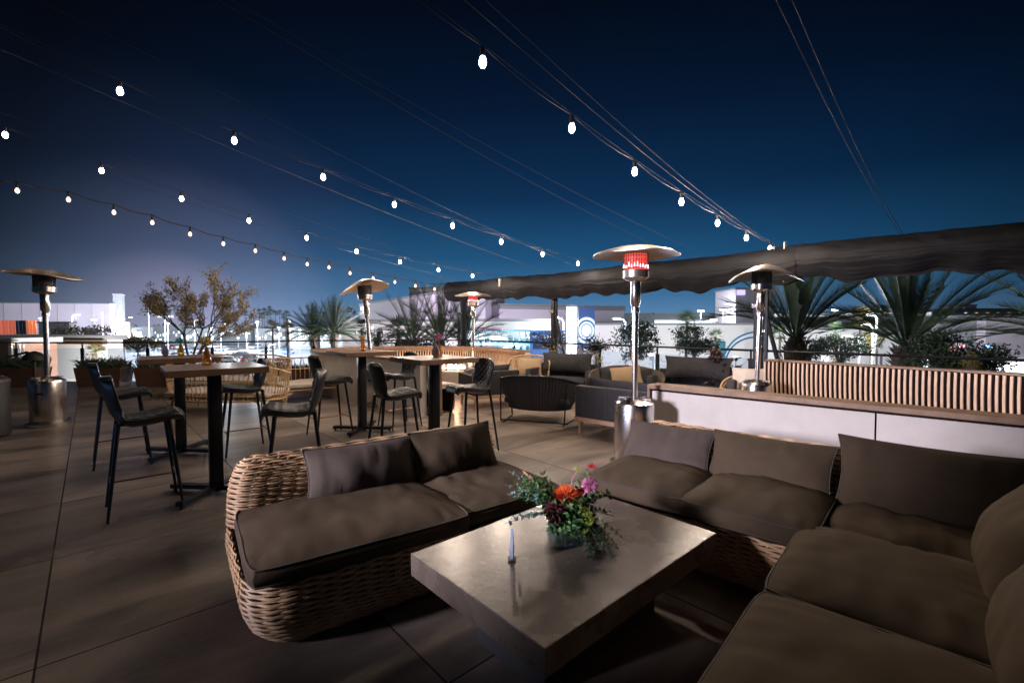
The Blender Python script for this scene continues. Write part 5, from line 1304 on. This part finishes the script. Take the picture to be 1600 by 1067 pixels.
# blue arches sculpture and bright lamps on the right
def arches():
    y = 26; t = empty('arch_sculpture', (at(1130, 560, y).x, y, GZ), 0, 'blue curved arch sculpture left of the bent heater pole', 'sculpture'); zb = -GZ + 1.42
    for k, (r, m) in enumerate(((1.75, 'a'), (1.45, 'b'))):
        P = []
        for i in range(19):
            a = PI - (PI * .62) * i / 18; P.append((r * 1.1 + r * 1.1 * math.cos(a) + .15 * k, 0, zb - 2.1 + r * math.sin(a)))
        P = [(P[0][0], 0, 0)] + P
        MB().tube(P, .05, 8).build('arch', emis('arch_blue%d' % k, (.03, .28, .60), .55), t, True)
arches()
board('blue_kiosk', 1123, 1132, 535, 560, 27, 'tealglow', 'small blue-lit kiosk panel beside the blue arches')
rl = [(1305, 484, 95, 'far white lamp on the roof deck left of the largest palm', 0, 3000), (1237, 486, 90, 'white lamp behind the first big date palm crown', 0, 3000), (1130, 484, 80, 'distant white lamp above the parking structure', 0, 3000), (1095, 486, 80, 'bright distant lamp right of the tall fan palm', 0, 3000),
      (1361, 492, 30, 'tall white lamp pole lighting the yellow palm', -.4, 1500), (1322, 525, 33, 'low lamp with a long white head on a curved arm', -1.0, 1600), (1352, 507, 34, 'street lamp with long glowing head left of the white pole', -.6, 1600),
      (1412, 490, 38, 'lamp head glowing behind the largest palm crown', -.6, 1600), (1190, 517, 20, 'dazzling white lamp just right of the bent heater', 0, 650), (1115, 500, 60, 'wide lamp glowing over the parking structure', 0, 2500),
      (867, 496, 36, 'street lamp on a curved pole behind the braced post', -.7, 1500), (964, 498, 36, 'street lamp on a curved pole left of the large heater', -.7, 1500)]
for u, v, y, lb, arm, pw in rl:
    street_lamp(u, v, y, lb, power=pw, arm=arm, r=.16 * y / 30 + .06, grp='street lamps beyond the rail')
# made-up floodlights on poles, added to light the big facades
def added_flood(u, v, y, power, col, label):
    p = at(u, v, y); t = empty('added_floodlight', (p.x, p.y, GZ), 0, label, 'added_floodlight', 'floodlights added beyond the rail')
    H = max(.6, p.z - GZ); MB().tube([(0, 0, 0), (0, 0, H)], .08, 8).build('pole', M['pole'], t); MB().rbox((0, 0, H), (.5, .3, .3), .03).build('lamp_head', M['pole'], t)
    lamp((0, .6, H + .5), power, col, t, .3)
added_flood(40, 545, 95, 13000, (.85, .75, 1), 'added lamp before the left end of the warehouse')
added_flood(140, 545, 100, 9000, (.9, .8, 1), 'added lamp before the right end of the warehouse')
added_flood(110, 640, 21, 1900, (1, .97, .90), 'added lamp for the wall of the cream neighbouring building')
added_flood(150, 625, 21, 1500, (1, .93, .85), 'second added lamp for the wall of the cream building, nearer the billboard')
added_flood(600, 530, 44, 4600, (.88, .76, 1), 'added lamp before the slanting lavender building')
added_flood(735, 525, 50, 3300, (.88, .78, 1), 'added lamp before the tall pale hall')
added_flood(830, 530, 48, 3000, (.84, .78, 1), 'added lamp before the broad lavender building')
added_flood(1020, 560, 42, 1800, (1, .98, .92), 'added lamp before the cream wall by the bushes')
added_flood(1150, 560, 42, 1500, (.95, 1, .98), 'added lamp before the cream wall near the arches')
added_flood(1290, 560, 36, 800, (1, .97, .92), 'added lamp before the cream shopfront')
added_flood(1400, 560, 36, 900, (.95, .93, 1), 'added lamp by the largest palm trunk')
added_flood(580, 560, 33, 1800, (1, .92, 1), 'added lamp before the bright white wall')
added_flood(690, 560, 32, 1800, (1, .92, 1), 'added lamp under the three date palms')
added_flood(790, 560, 33, 1500, (.9, .9, 1), 'added lamp by the teal pavilion')
# low tree belt and hills on the skyline
def belt():
    rd = random.Random(9); lf = MB()
    for i in range(3000):
        x = rd.uniform(-330, 330); y = rd.uniform(255, 300); h = 6.6 + 2.6 * noise.noise(Vector((x * .02, 0, 0))) + 1.5 * noise.noise(Vector((x * .09, 3, 0)))
        p = Vector((x, y, GZ + rd.uniform(0, h))); lf.leaf(p, Vector((rd.gauss(0, 1), rd.gauss(0, 1), rd.gauss(0, 1))), Vector((0, 0, 1)), 4, 2.6)
    tag(lf.build('tree_belt', M['leafdark']), 'low dark belt of trees on the far skyline', 'trees', kind='stuff')
belt()

# assumed cool spotlights, added out of view to light booth wall, sofa and stools
def assumed_spot(loc, to, power, col, cone, r=.2):
    d = Vector(to) - Vector(loc); return lamp(loc, power, col, r=r, spot=cone, rot=d.to_track_quat('-Z', 'Y').to_euler())
assumed_spot((-5.5, -.6, 2.25), (2.3, 4.5, .62), 4300, (.92, .84, 1), 24.5, .45)
assumed_spot((-8.5, 1.0, .8), (-1.5, 4.2, .85), 110, (.25, .45, 1), 50)

# night haze over the town
hz = MB().box((0, 150, 3.0), (900, 420, 21.0)).build('haze', bpy.data.materials.new('haze_air')); tag(hz, 'thin pale night haze over the town', 'haze', kind='stuff')
hm_ = hz.data.materials[0]; hm_.use_nodes = True; ht = hm_.node_tree
for n_ in list(ht.nodes):
    if n_.type == 'BSDF_PRINCIPLED': ht.nodes.remove(n_)
pv = ht.nodes.new('ShaderNodeVolumePrincipled'); pv.inputs['Density'].default_value = .00013; pv.inputs['Color'].default_value = (.70, .80, 1, 1); pv.inputs['Anisotropy'].default_value = .55
ht.links.new(pv.outputs[0], ht.nodes['Material Output'].inputs['Volume'])
S.cycles.volume_bounces = 0
